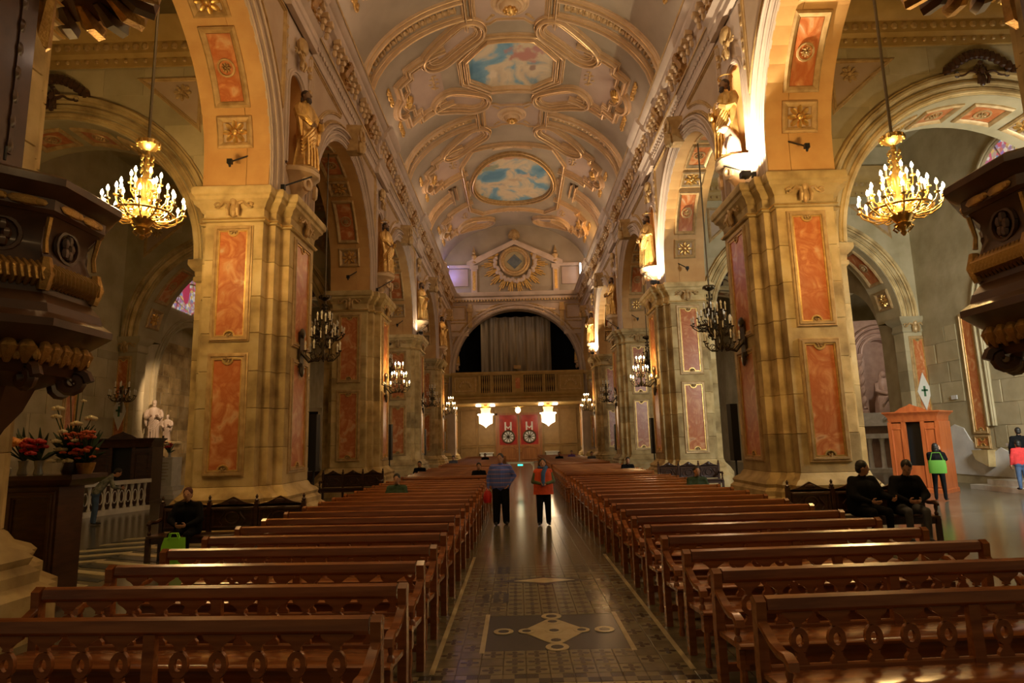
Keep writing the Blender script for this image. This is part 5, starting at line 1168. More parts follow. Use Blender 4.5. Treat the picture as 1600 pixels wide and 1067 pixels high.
def flowers(name, lab, loc, vase, blooms, leaves, cat='flowers'):
    t = thing(name, lab, cat, loc); mb = MB(); mb.lathe(vase[0], n=10); mb.obj('vase', vase[1], t); z0 = vase[0][-1][1]
    rnd = random.Random(hash(lab) % 999)
    rnd = random.Random(len(lab))
    mb = MB()
    for j in range(leaves):
        a = rnd.uniform(0, 2*pi); r = rnd.uniform(.05, .3); h = rnd.uniform(.05, .5); mb.tube([(0,0,z0-.02), (r*.5*cos(a), r*.5*sin(a), z0+h*.6), (r*cos(a), r*sin(a), z0+h)], [.012,.035,.004], 4)
    mb.obj('foliage', M_LEAF, t)
    for (x, y, z, r, m) in blooms:
        mb = MB()
        for j in range(9): a = j*2.4; q = r*.55*sqrt(j/9); mb.ell((q*cos(a), q*sin(a), r*.35 - q*.4), r*.42, r*.42, r*.3, 6, 4)
        b = mb.obj('bloom', m, t, (x, y, z)); mb = MB(); mb.tube([(0,0,0), (-x*.5,-y*.5,(z0-z)*.5), (-x,-y,z0-z)], .008, 4); mb.obj('stem', M_LEAF, b)
    return t
R_ = mat('red_petals', (.45,.015,.01), rough=.5); Y_ = mat('orange_petals', (.75,.32,.05), rough=.5); W_ = mat('cream_petals', (.72,.66,.42), rough=.5); OR_ = mat('rust_petals', (.55,.10,.02), rough=.5)
M_GLASSV = mat('grey_glass_vase', (.30,.30,.27), rough=.15); M_WPOT = mat('white_china', (.6,.6,.55), rough=.25)
V1 = [(.05,0), (.06,.02), (.045,.1), (.06,.2)]
rnd = random.Random(4)
def rb(n, cx_, cz, rx, rz_, r, m): return [(cx_ + rnd.uniform(-rx, rx), rnd.uniform(-.3, -.04), cz + rnd.uniform(-rz_, rz_), r*rnd.uniform(.8, 1.2), m) for _ in range(n)]
flowers('flower_bouquet', 'bouquet of orange blooms in a slim vase', (-6.7, 8.6, 1.76), (V1, M_GLASSV), rb(8, 0, .4, .12, .09, .1, Y_), 8)
flowers('flower_bouquet', 'bunch of bright red blooms in a slim vase', (-6.46, 8.57, 1.76), (V1, M_GLASSV), rb(9, 0, .36, .1, .09, .09, R_), 8)
flowers('flower_bouquet', 'tall green arrangement with cream lilies', (-6.22, 8.85, 1.76), ([(.1,0), (.12,.05), (.1,.15), (.11,.2)], M_DARKW), rb(8, .1, .6, .2, .3, .085, W_) + rb(7, 0.05, .3, .22, .14, .08, W_) + [(.1,0,1.0,.05,W_), (.02,0,1.15,.04,W_), (-.1,0,1.2,.04,W_)], 150)
flowers('flower_bouquet', 'round arrangement of rust-orange flowers', (-5.98, 8.8, 1.76), ([(.08,0), (.1,.06), (.12,.15)], M_PGILT), rb(26, 0, .38, .18, .18, .06, OR_) + rb(6, .05, .4, .16, .16, .055, R_), 24)
mb = MB(); mb.lathe([(.05,0), (.075,.04), (.075,.1), (.05,.13), (.055,.15)], n=10); o = mb.obj('china_pot', M_WPOT); o.location = (-6.86, 8.5, 1.76); tag(o, 'small white china pot at the edge of the pedestal', 'pot')
# balustrade of the left aisle
t = thing('marble_balustrade', 'white pierced marble balustrade in the left aisle', 'balustrade', (-13.4, 18.6, 0))
A0, A1 = Vector((-.9,0,0)), Vector((.2,4.2,0)); dv = (A1-A0)
for nm, z0, z1, w_ in (('rail', .95, 1.08, .14), ('base', 0, .16, .14)):
    mb = MB(); sd = Vector((-dv.y, dv.x, 0)).normalized()*w_; mb.add([A0-sd, A0+sd, A1+sd, A1-sd], []); b = len(mb.v)
    mb = MB(); q = [A0-sd, A1-sd, A1+sd, A0+sd]; mb.prism([(p.x, p.y) for p in q], 'z', z0, z1); mb.obj(nm, M_WMARBLE, t)
bm = MB(); bm.lathe([(.05,.16), (.06,.2), (.03,.3), (.05,.5), (.03,.7), (.06,.9), (.05,.95)], n=8); bme = bm.mesh(M_WMARBLE, 'baluster')
for k in range(16): p = A0 + dv*((k+.5)/16); link('baluster', bme, t, (p.x, p.y, 0))
mb = MB()
for k in range(15):
    p = A0 + dv*((k+1)/16); ux = dv.normalized()
    mb.tube([p + ux*.08*cos(q) + Vector((0,0,.55+.2*sin(q))) for q in [2*pi*i/10 for i in range(11)]], .018, 4)
mb.obj('tracery', M_WMARBLE, t)
def confessional(loc, rz, lab, m, w_=1.9, d=1.3, h=2.6, curtain=None):
    t = thing('confessional', lab, 'confessional', loc, rz)
    for s in (-1, 1): mb = MB(); mb.box(s*w_/2-.06, s*w_/2+.06, -d/2, d/2, 0, h-.35); mb.obj('side_panel', m, t)
    for s in (-1, 1): mb = MB(); mb.box(s*w_*.2-.06, s*w_*.2+.06, -d/2, -d/2+.12, 0, h-.35); mb.obj('door_post', m, t)
    mb = MB(); mb.box(-w_/2, w_/2, d/2-.05, d/2, 0, h-.35); mb.obj('back_panel', m, t)
    for s in (-1, 1): mb = MB(); mb.box(*sorted((s*w_*.2, s*w_/2)), -d/2+.02, -d/2+.07, 0, h-.4); mb.sweep([(s*w_*.25,-d/2+.02,.2), (s*w_*.46,-d/2+.02,.2), (s*w_*.46,-d/2+.02,h-.6), (s*w_*.25,-d/2+.02,h-.6)], NF, mould(.03,.03), True); mb.obj('front_panel', m, t)
    mb = MB(); mb.box(-w_*.2, w_*.2, -d/2+.03, -d/2+.06, 0, .9); mb.obj('half_door', m, t)
    mb = MB(); mb.box(-w_*.19, w_*.19, -d/2+.3, -d/2+.33, .6, h-.4); mb.obj('dark_interior', M_BLACK, t)
    rp = [(-w_/2,-d/2), (w_/2,-d/2), (w_/2,d/2), (-w_/2,d/2)]
    mb = MB(); mb.loftpoly(rp, [(0,h-.36), (.03,h-.3), (.03,h-.2), (.1,h-.1), (.16,h-.04), (.16,h)]); mb.obj('cornice', m, t)
    mb = MB(); mb.prism([(-.5,h), (.5,h), (.32,h+.12), (.1,h+.2), (0,h+.26), (-.1,h+.2), (-.32,h+.12)], 'y', -d/2-.05, -d/2+.02); mb.obj('crest', m, t)
    mb = MB(); mb.loftpoly(rp, [(.08,0), (.08,.12), (.03,.16)]); mb.obj('plinth', m, t)
    return t
confessional((-15.35, 25.0, 0), .25, 'dark wooden confessional below the white statue group, left aisle', M_DARKW, 2.0, 1.4, 2.55)
confessional((14.15, 22.4, 0), -.85, 'orange-brown confessional with crested cornice in the right aisle', M_ORANGEW, 1.45, 1.25, 2.75)
# reading desk lamp strip: white inscribed pedestal with steps
t = thing('inscribed_pedestal', 'white inscribed marble pedestal beside the dark confessional', 'pedestal', (-15.45, 28.1, 0))
mb = MB(); mb.box(-.4,.4,-.4,.4,.5,1.75); mb.obj('block', M_WMARBLE, t)
for k in range(3): mb = MB(); mb.box(-.55-.12*k,.55+.12*k,-.55-.15*k,.5,.34-.17*k,.5-.17*k); mb.obj('step', M_WMARBLE, t)
M_INK = mat('faded_inscription', (.32,.25,.15), rough=.6)
for k in range(6): mb = MB(); wd = [.5,.42,.52,.36,.5,.3][k]; mb.box(-wd/2, wd/2, -.405,-.4, 1.5-.14*k, 1.53-.14*k); mb.obj('inscription_line', M_INK, t)
flowers('flower_bouquet', 'red flowers on the white inscribed pedestal', (-15.35, 28.0, 1.75), (V1, M_GLASSV), rb(7, 0, .5, .2, .25, .1, R_), 10)
mb = MB(); mb.box(-.03,.03,-.03,.03,0,.95); mb.box(-.2,.2,-.03,.03,.62,.68); mb.lathe([(.12,0), (.1,.04), (.03,.06)], n=8); o = mb.obj('altar_cross', M_IRON); o.location = (-15.65, 27.95, 1.75); tag(o, 'small dark standing cross before the white statues', 'cross')
# white statues on a plinth
mb = MB(); mb.box(-1.2,1.2,-.5,.5,0,2.3); mb.loftpoly([(-1.2,-.5), (1.2,-.5), (1.2,.5), (-1.2,.5)], [(0,2.28), (.08,2.34), (.08,2.42), (0,2.45)]); o = mb.obj('statue_plinth', M_STONE); o.location = (-16.55, 29.3, 0); o.scale = (.6, .8, 1); tag(o, 'tall stone plinth behind the dark confessional', 'plinth')
M_CREAMST = mat('cream_marble_statue', (.46,.36,.27), (.56,.45,.35), .5, scale=3)
statue('white_statue', (-16.85, 29.2, 2.45), .5, 'white marble statue of a standing man, left aisle niche', 5, M_CREAMST, False, 'white statues', 1.95)
statue('white_statue', (-16.2, 29.2, 2.45), .3, 'white marble statue of a child beside the standing man', 6, M_CREAMST, False, 'white statues', 1.25)
lamp('statue_spot', 'SPOT', (-14.8, 27.2, 5.6), 240, (1.0,.66,.40), .1, (-16.8, 30.2, 3.4), 95)
# dim wall candelabrum on the left aisle pier
t = thing('wall_candelabrum', 'grey unlit candelabrum on the left aisle pier', 'wall lamp', (-16.0, 25.4, 4.2))
mb = MB(); mb.tube([(0,0,-.6), (0,0,.5)], .04, 6); mb.tube([(0,0,-.2), (-.5,.6,-.2)], .03, 5); mb.obj('stem', M_IRON, t); add_arms(t, .48, .08, 8, .0, False, M_IRON); add_arms(t, .26, .10, 5, .3, False, M_IRON)
# right chapel altar with twisted columns and figure group
t = thing('marble_altar', 'pink marble altar with twisted columns and a carved arch, right chapel', 'altar', (NC+19.75, 34.2, 0), -.2)
mb = MB(); mb.box(-1.9,1.9,.3,.9,0,3.1); mb.obj('back_slab', M_PINKM, t)
mb = MB(); archwall(mb, -1.5, 1.5, 3.1, 8.2, [(0, .8, 6.3, 3.1)], .0, .8, lambda a, q, z: (a, q, z), 18); mb.box(-1.2,1.2,.78,.9,3.1,8.0); mb.obj('niche', M_PINKM, t)
for r in (.95, 1.25, 1.5):
    mb = MB(); mb.sweep([(-r*cos(q), -.05, 6.3 + r*sin(q)) for q in [pi*k/20 for k in range(21)]], NF, mould(.11,.2)); mb.obj('arch_moulding', M_PINKM, t)
tw = MB(); n = 40
pts = [(.06*cos(k*.75), .06*sin(k*.75), 3.3 + 2.6*k/n) for k in range(n+1)]; tw.tube(pts, .15, 8); twm = tw.mesh(M_PINKM, 'twisted_column')
for x in (-1.75, -1.15, 1.05, 1.65):
    link('twisted_column', twm, t, (x, -.3, 0)); mb = MB(); mb.lathe([(.17,0), (.2,.05), (.15,.12), (.26,.35), (.28,.45)], (x,-.3,5.85), 10); mb.lathe([(.26,0), (.26,.1), (.18,.2)], (x,-.3,3.1), 10); mb.obj('capital_and_base', M_PINKM, t)
mb = MB(); mb.box(-2.0,2.0,-.9,.4,1.75,2.0); mb.box(-2.0,2.0,-.7,.3,2.4,3.1); mb.obj('mensa', M_WMARBLE, t)
for x in (-1.7, -1.2, -.6, 0, .6, 1.2, 1.7): mb = MB(); mb.lathe([(.16,.2), (.12,.3), (.1,1.5), (.17,1.75)], (x,-.7,0), 10); mb.obj('mensa_column', M_WMARBLE, t)
mb = MB(); mb.box(-2.3,2.3,-1.3,.9,0,.2); mb.obj('step', M_WMARBLE, t)
mb = MB(); ornament(mb, (0,-.72,2.75), (1,0,0), NF, .5); mb.obj('carved_emblem', M_WMARBLE, t)
gr = thing('figure_group', 'pale marble group of a seated figure holding a child on the chapel altar', 'statue', (NC+19.7, 33.9, 3.1), -.2)
mb = MB(); mb.loft([(0,-.1,0,.62,.42), (0,-.15,.5,.6,.42), (0,-.1,.85,.5,.38), (-.05,0,1.1,.34,.26), (-.08,0,1.5,.36,.24), (-.08,0,1.75,.22,.16), (-.08,-.02,1.85,.1,.1)], 20, lambda a, z, k: .07*sin(7*a + z*2)); mb.tube([(-.42,-.05,1.55), (-.5,-.25,1.15), (-.1,-.5,.95)], [.13,.13,.08], 8); mb.tube([(.26,-.05,1.55), (.42,-.25,1.2), (.2,-.45,1.0)], [.13,.13,.08], 8); mb.obj('robed_body', M_PINKM, gr)
mb = MB(); mb.ell((-.08,-.05,2.03), .15, .17, .2, 10, 7); mb.loft([(-.08,.05,1.7,.26,.16), (-.08,.03,2.0,.2,.17), (-.08,.0,2.2,.13,.14)], 12); mb.obj('veiled_head', M_PINKM, gr)
mb = MB(); mb.loft([(.18,-.45,.85,.24,.16), (.22,-.45,1.1,.2,.15), (.28,-.42,1.35,.17,.12), (.3,-.42,1.42,.08,.08)], 12); mb.ell((.32,-.44,1.58), .12, .13, .15, 10, 6); mb.tube([(.1,-.5,.9), (-.2,-.6,.75), (-.35,-.55,.45)], [.1,.09,.06], 7); mb.tube([(.4,-.42,1.3), (.52,-.5,1.1)], [.06,.04], 6); mb.obj('child_figure', M_PINKM, gr)
lamp('chapel_lamp', 'POINT', (NC+18.6, 31.0, 6.8), 90, (1.0,.82,.66), .2)
# steps and small altar table at the right edge
t = thing('chapel_steps', 'low white marble steps at the right edge of the view', 'steps', (NC+17.4, 20.4, 0))
mb = MB(); mb.box(-1.5,.1,-3.6,2.6,0,.16); mb.obj('step', M_WMARBLE, t); mb = MB(); mb.box(-1.1,.1,-3.6,2.3,.16,.34); mb.obj('step', M_WMARBLE, t)
t = thing('altar_table', 'small white marble table on a scrolled leg beside the red-jacketed visitor', 'table', (NC+16.9, 21.3, .34))
mb = MB(); mb.box(-.45,.45,-.5,.5,1.15,1.24); mb.obj('top', M_WMARBLE, t); mb = MB(); mb.tube([(-.2,-.2,0), (-.1,-.2,.3), (-.25,-.2,.7), (-.05,-.2,1.15)], [.14,.09,.1,.16], 8); mb.ell((-.2,-.2,.06), .2,.2,.08); mb.obj('leg', M_WMARBLE, t)
mb = MB(); mb.box(-.16,.16,-.02,.02,0,.16); o = mb.obj('wall_notice', M_WPLAST); o.location = (NC+17.42, 25.4, 3.3); o.rotation_euler = (0,0,-pi/2); tag(o, 'small pale notice on the right aisle wall', 'notice')
# floor barrier with a green display in the aisle
t = thing('aisle_barrier', 'cream metal barrier frame with a green lit sign in the aisle', 'barrier', (.12, 30, 0)); M_CREAMP = mat('cream_metal', (.55,.48,.30), rough=.4)
for s in (-1, 1): mb = MB(); mb.box(s*.62-.03, s*.62+.03, -.03, .03, 0, 1.08); mb.prism([(s*.62,.85), (s*.45,1.05), (s*.62,1.05)], 'y', -.02, .02); mb.obj('post', M_CREAMP, t)
mb = MB(); mb.box(-.65,.65,-.03,.03,1.03,1.1); mb.obj('crossbar', M_CREAMP, t)
mb = MB(); mb.box(-.12,.12,-.05,-.03,.93,1.0); mb.obj('green_sign', M_GREENGLOW, t)
# gilt picture frame glimpsed between the left piers
t = thing('standing_frame', 'tall pale gilt frame glimpsed between the first two left piers', 'frame', (-10.0, 30.2, 0), .3)
for s in (-1, 1): mb = MB(); mb.box(s*.55-.09, s*.55+.09, -.05, .05, .9, 3.9); mb.obj('stile', M_CANDLE, t)
mb = MB(); mb.box(-.64,.64,-.05,.05,3.72,3.9); mb.box(-.64,.64,-.05,.05,.9,1.08); mb.obj('rail', M_CANDLE, t); mb = MB(); mb.box(-.5,.5,0,.03,1.0,3.8); mb.obj('canvas', M_DARK, t)
mb = MB(); mb.box(-.6,.6,-.25,.25,0,.9); mb.obj('stand', M_DARKW, t)
# ================================================================== PEOPLE
M_SKIN = mat('skin', (.42,.22,.13), (.48,.26,.16), .55, scale=8); M_HAIR = mat('black_hair', (.012,.010,.008), rough=.5); M_EYE = mat('eye', (.02,.015,.01), rough=.2); M_LIP = mat('lips', (.30,.10,.08), rough=.5)
def cloth(n, c1, c2=None): return mat(n, c1, c2 or tuple(min(1, q*1.35) for q in c1), .85, scale=9, bump=.2, bscale=30)
def striped(n, a, b):
    m = bpy.data.materials.new(n); m.use_nodes = True; nt = m.node_tree; bs = nt.nodes['Principled BSDF']; bs.inputs['Roughness'].default_value = .9
    tc = nt.nodes.new('ShaderNodeTexCoord'); sp = nt.nodes.new('ShaderNodeSeparateXYZ'); nt.links.new(tc.outputs['Object'], sp.inputs[0])
    mu = nt.nodes.new('ShaderNodeMath'); mu.operation = 'MULTIPLY'; nt.links.new(sp.outputs[2], mu.inputs[0]); mu.inputs[1].default_value = 9.5
    fr = nt.nodes.new('ShaderNodeMath'); fr.operation = 'FRACT'; nt.links.new(mu.outputs[0], fr.inputs[0])
    nt.links.new(ramp(nt, fr.outputs[0], [(0, a), (.70, a), (.76, b), (.92, b), (.98, a)]), bs.inputs['Base Color']); return m
C_BLUE = striped('blue_striped_knit', (.09,.14,.50), (.30,.20,.36)); C_BLACK = mat('black_cloth', (.004,.004,.005), (.008,.008,.009), .9, scale=9, spec=.15); C_RED = cloth('orange_red_fleece', (.55,.07,.02)); C_OLIVE = cloth('olive_cloth', (.09,.11,.05)); C_SCARF = cloth('blue_scarf', (.05,.12,.30)); C_JEAN = cloth('blue_denim', (.05,.09,.18)); C_SHOE = mat('dark_shoes', (.012,.01,.01), rough=.4)
C_DGREEN = cloth('dark_green_cloth', (.03,.06,.03)); C_GREENBAG = mat('lime_green_bag', (.26,.72,.04), (.30,.80,.05), .6, scale=5); C_PLAID = cloth('plaid_shirt', (.05,.07,.06), (.30,.30,.24)); C_GREY = cloth('grey_cloth', (.06,.06,.07)); C_REDJ = cloth('red_jacket', (.50,.03,.03))
def person(lab, loc, rz, J, C, R=None, hat=None, lod=.016, hairlong=False, scale=1.):
    """J: joints (local, facing -y). C: dict of materials top, legs, shoe, sleeve. One remeshed body with hands, face; hair as child."""
    R = R or {}; g = lambda k, d: R.get(k, d)
    caps = []
    def seg(a, b, ra, rb_, tg): caps.append((Vector(J[a]) if isinstance(a, str) else Vector(a), Vector(J[b]) if isinstance(b, str) else Vector(b), ra, rb_, tg))
    w_ = g('w', .16); d = g('d', .12)
    pel, chest, neck, head = (Vector(J[k]) for k in ('pelvis', 'chest', 'neck', 'head'))
    up = (neck-pel).normalized(); shl, shr = Vector(J['lsh']), Vector(J['rsh']); ax = (shr-shl).normalized()
    mb = MB()
    def capsule(a, b, ra, rb_):
        a, b = Vector(a), Vector(b); pts = []; rs = []
        dr = (b-a); L = dr.length or 1e-6; dr /= L
        for k in range(4): q = pi/2*k/4; pts.append(a - dr*ra*cos(q)); rs.append(max(.004, ra*sin(q)))
        pts += [a, (a+b)/2, b]; rs += [ra, (ra+rb_)/2, rb_]
        for k in range(1, 5): q = pi/2*k/4; pts.append(b + dr*rb_*sin(q)); rs.append(max(.004, rb_*cos(q)))
        mb.tube(pts, rs, 10)
    # torso: three parallel capsule columns give an elliptical section
    for o_ in (-1, -.5, 0, .5, 1):
        bl = pel + ax*o_*(w_*.62); tp = chest + ax*o_*(w_*.72)
        seg(bl, tp, d*(1.02 - .12*abs(o_)), d*(1.0 - .2*abs(o_)), 'top')
    seg(shl, shr, .075, .075, 'top'); seg(chest, neck, .09, .06, 'top'); seg(neck, head - up*.04, .055, .055, 'skin')
    hip = g('hip', .10)
    for s_ in 'lr':
        seg(s_+'sh', s_+'el', g('ua', .062), g('fa', .052), 'sleeve'); seg(s_+'el', s_+'wr', g('fa', .052), .036, 'sleeve')
        seg(s_+'hip', s_+'kn', g('th', .092), g('kn', .066), 'legs'); seg(s_+'kn', s_+'an', g('kn', .066), g('an', .05), 'legs')
        an, to = Vector(J[s_+'an']), Vector(J[s_+'to']); seg(an + Vector((0,0,-.035)), to, .042, .034, 'shoe')
    seg('lhip', 'rhip', hip+.02, hip+.02, 'legs')
    for a, b, ra, rb_, tg in caps: capsule(a, b, ra, rb_)
    fw = Vector(J.get('face', (0,-1,0))).normalized(); sd = fw.cross(Vector((0,0,1))).normalized(); hu = sd.cross(fw).normalized()
    HM = Matrix((sd, -fw, hu)).transposed().to_4x4(); HM.translation = head
    hm = MB(); hm.M = HM; hm.ell((0,0,.02), .076, .095, .115, 14, 10); hm.ell((0,-.03,-.05), .058, .068, .07, 12, 8); hm.tube([(0,-.09,.03), (0,-.115,-.01), (0,-.095,-.02)], [.01,.017,.012], 6)
    for s_ in (-1, 1): hm.ell((s_*.078, .01, .0), .012, .022, .033, 6, 5)
    mb.add(hm.v, hm.f)
    tmp = mb.obj('tmp', C['top']); md = tmp.modifiers.new('r', 'REMESH'); md.mode = 'VOXEL'; md.voxel_size = lod; md.use_smooth_shade = True
    s2 = tmp.modifiers.new('s', 'SMOOTH'); s2.factor = .5; s2.iterations = 4
    dg = bpy.context.evaluated_depsgraph_get(); me = bpy.data.meshes.new_from_object(tmp.evaluated_get(dg)); bpy.data.objects.remove(tmp)
    V = [v.co.copy() for v in me.vertices]; Fs = [tuple(p.vertices) for p in me.polygons]; bpy.data.meshes.remove(me)
    mats = [C['top'], C.get('sleeve', C['top']), C['legs'], C.get('shoe', C_SHOE), M_SKIN, M_EYE, M_LIP]; idx = {'top': 0, 'sleeve': 1, 'legs': 2, 'shoe': 3, 'skin': 4}
    pre = [(a, b-a, max(1e-9, (b-a).length_squared), ra, rb_, idx[tg]) for a, b, ra, rb_, tg in caps]
    hc = head + Vector((0,0,.0)); cl = neck + up*.035
    body = MB(); body.v = [tuple(v) for v in V]; body.f = Fs
    vi = []
    for v in V:
        best = 9; bi = 0
        for a, ab, l2, ra, rb_, i in pre:
            q = (v-a).dot(ab)/l2; q = 0 if q < 0 else 1 if q > 1 else q; dd = (v - a - ab*q).length - (ra + (rb_-ra)*q)
            if dd < best: best = dd; bi = i
        if (v-cl).dot(up) > 0 and (v-head).length < .19: bi = 4
        vi.append(bi)
    body.m = [vi[f[0]] for f in Fs]
    # hands with five fingers
    for s_ in 'lr':
        wr, el = Vector(J[s_+'wr']), Vector(J[s_+'el']); hd = Vector(J.get(s_+'hd', wr - el)).normalized(); sx_ = 1 if s_ == 'r' else -1
        pn = Vector(J.get(s_+'pn', (-sx_*.9, -.3, .1))); pn = (pn - hd*pn.dot(hd)).normalized(); sdv = hd.cross(pn).normalized()
        th = sdv if sdv.dot(Vector((0,-1,.3))) > 0 else -sdv
        body.mi = 4; pc = wr + hd*.055
        S = MB(); S.ell((0,0,0), .048, .038, .02, 8, 6); body.add([pc + hd*v[0] + th*v[1] + pn*v[2] for v in S.v], S.f)
        for k, L in enumerate((.068, .078, .072, .056)):
            b0 = pc + hd*.035 + th*(.027 - .018*k); body.tube([b0, b0 + hd*L*.5 + pn*.006, b0 + hd*L*.8 + pn*.022, b0 + hd*L*.92 + pn*.04], [.0095,.009,.0085,.006], 6)
        b0 = pc + th*.03 - hd*.02; body.tube([b0, b0 + th*.03 + hd*.02 + pn*.008, b0 + th*.038 + hd*.05 + pn*.015], [.012,.011,.008], 6)
    for s_ in (-1, 1):
        e = MB(); e.M = HM; e.ell((s_*.03, -.088, .02), .011, .006, .006, 6, 4); body.mi = 5; body.add(e.v, e.f)
    e = MB(); e.M = HM; e.ell((0,-.094,-.055), .022, .008, .006, 6, 4); body.mi = 6; body.add(e.v, e.f)
    o = body.obj('person', mats, None, loc, 80); o.rotation_euler = (0,0,rz); o.scale = (scale,)*3; tag(o, lab, 'person')
    h = MB(); h.M = HM; h.ell((0,.018,.048), .086, .098, .1, 12, 8); h.ell((0,.055,.0), .078, .06, .09, 10, 6)
    if hairlong: h.ell((.06,.03,-.04), .035, .06, .11, 8, 6); h.ell((-.06,.03,-.04), .035, .06, .11, 8, 6); h.ell((0,.06,-.07), .08, .05, .1, 8, 6)
    h.obj('hair' if not hat else 'hat', hat or M_HAIR, o, None, 80)
    return o
def stand(H=1.72, lean=0., arms='down', wide=1.):
    q = H/1.72; J = dict(pelvis=(0,0,.96), chest=(0,lean*.4,1.28), neck=(0,lean*.6,1.48), head=(0,lean*.7-.02,1.60), lsh=(-.18*wide,lean*.5,1.40), rsh=(.18*wide,lean*.5,1.40), lhip=(-.09,0,.92), rhip=(.09,0,.92), lkn=(-.11,-.03,.5), rkn=(.11,.0,.5), lan=(-.12,.0,.085), ran=(.12,.04,.085), lto=(-.14,-.16,.035), rto=(.14,-.12,.035))
    if arms == 'down': J.update(lel=(-.27*wide,.03,1.14), rel=(.27*wide,.03,1.14), lwr=(-.28*wide,-.04,.90), rwr=(.28*wide,-.03,.90))
    if arms == 'clasp': J.update(lel=(-.27,.0,1.14), rel=(.27,.0,1.14), lwr=(-.09,-.2,1.10), rwr=(.09,-.2,1.10), lhd=(1,-.2,0), rhd=(-1,-.2,0))
    return {k: tuple(c_*q for c_ in v) for k, v in J.items()}
def sit(lean=.0, knee=.42, arms='lap', turn=0.):
    J = dict(pelvis=(0,0,.56), chest=(turn*.05,-.02-lean*.5,.88), neck=(turn*.08,-.02-lean*.9,1.09), head=(turn*.1,-.05-lean*1.15,1.21), lsh=(-.18,-.01-lean*.75,1.01), rsh=(.18,-.01-lean*.75,1.01), lhip=(-.1,-.02,.53), rhip=(.1,-.02,.53), lkn=(-.14,-knee,.52), rkn=(.14,-knee,.52), lan=(-.14,-knee,.09), ran=(.14,-knee,.09), lto=(-.16,-knee-.16,.035), rto=(.16,-knee-.16,.035))
    J.update(lel=(-.27,-.12-lean*.6,.76), rel=(.27,-.12-lean*.6,.76), lwr=(-.1,-.32-lean*.3,.68), rwr=(.1,-.32-lean*.3,.68), lhd=(.6,-.6,-.1), rhd=(-.6,-.6,-.1)); return J
# man in the blue jumper, hand in pocket
J = stand(1.74, 0, 'down', 1.12); J['rwr'] = (.2,-.06,.98); J['rel'] = (.34,.06,1.18); J['face'] = (-.25,-1,-.05)
man = person('man in a blue striped jumper walking down the aisle', (-.44, 16.2, .012), 0, J, dict(top=C_BLUE, legs=C_BLACK), dict(w=.185, d=.155, ua=.075, fa=.062, th=.128, kn=.105, an=.088), lod=.014)
mb = MB(); mb.loft([(0,0,-.3,.09,.06), (0,0,-.2,.11,.07), (.01,0,-.08,.1,.06), (0,0,0,.05,.04)], 10, lambda a, z, k: .08*sin(3*a)); mb.tube([(0,0,-.02), (0,0,.05)], [.035,.02], 6)
o = mb.obj('red_bag', mat('red_plastic_bag', (.55,.02,.02), rough=.4)); o.location = (-.78, 16.13, .86); tag(o, 'small red bag in the right hand of the man in blue', 'bag')
# woman in the red vest
J = stand(1.58, 0, 'clasp'); J['face'] = (-.1,-1,0)
wo = person('woman in a red vest and blue scarf walking in the aisle', (.62, 15.95, .012), 0, J, dict(top=C_RED, sleeve=C_OLIVE, legs=C_BLACK), dict(w=.16, d=.13, ua=.068, fa=.058, th=.108, kn=.085, an=.068), lod=.014, hairlong=True)
mb = MB(); mb.loft([(0,0,.74,.25,.16), (0,0,.9,.245,.165), (0,0,1.1,.235,.165), (0,0,1.26,.22,.15), (0,.01,1.36,.17,.11)], 20); mb.obj('vest', C_RED, wo, None, 80)
mb = MB(); mb.tube([(.09,-.04,1.4), (.05,-.13,1.36), (.0,-.17,1.25), (-.01,-.185,1.05), (.0,-.19,.95)], [.04,.05,.055,.05,.045], 8); mb.tube([(.1*cos(a), .02+.1*sin(a), 1.39) for a in [2*pi*k/14 for k in range(15)]], .035, 6); mb.obj('scarf', C_SCARF, wo)
# seated woman with the green bag on the left carved bench
J = sit(.05); J['face'] = (.1,-1,-.05)
person('woman in black with a dark knit hat seated on the left carved bench', (-6.25, 12.2, 0), .1, J, dict(top=C_BLACK, legs=C_BLACK), dict(w=.19, d=.15, ua=.08, fa=.065), hat=cloth('dark_red_knit', (.07,.02,.02)), lod=.018)
mb = MB(); mb.loft([(0,0,0,.2,.07), (.0,0,.2,.21,.09), (.0,0,.4,.2,.07), (.02,0,.55,.18,.02)], 14, lambda a, z, k: .07*sin(4*a + z*5)); t = mb.obj('shopping_bag', C_GREENBAG); t.location = (-5.98, 11.2, .01); tag(t, 'lime green shopping bag standing before the woman in black', 'bag')
mb = MB()
for s in (-1, 1): mb.tube([(-.09,s*.02,.5), (-.06,s*.03,.62), (.06,s*.03,.62), (.11,s*.02,.5)], .01, 5)
mb.obj('handle', C_GREENBAG, t)
# two men on the right carved bench
J = sit(.02); J['face'] = (.9,-.5,-.1); J['rwr'] = (.35,-.35,.72)
person('dark-haired man in black turning to his neighbour on the right bench', (6.62, 12.45, .02), .15, J, dict(top=C_BLACK, legs=C_BLACK), dict(w=.22, d=.17, ua=.085, fa=.07, th=.11), lod=.018, scale=1.12)
J = sit(.16); J['face'] = (-.4,-.8,-.55)
person('man in black bending forward at the right end of the bench', (7.4, 12.45, .02), -.1, J, dict(top=C_BLACK, legs=C_GREY), dict(w=.2, d=.16, ua=.08, fa=.068, th=.105), lod=.018, scale=1.12)
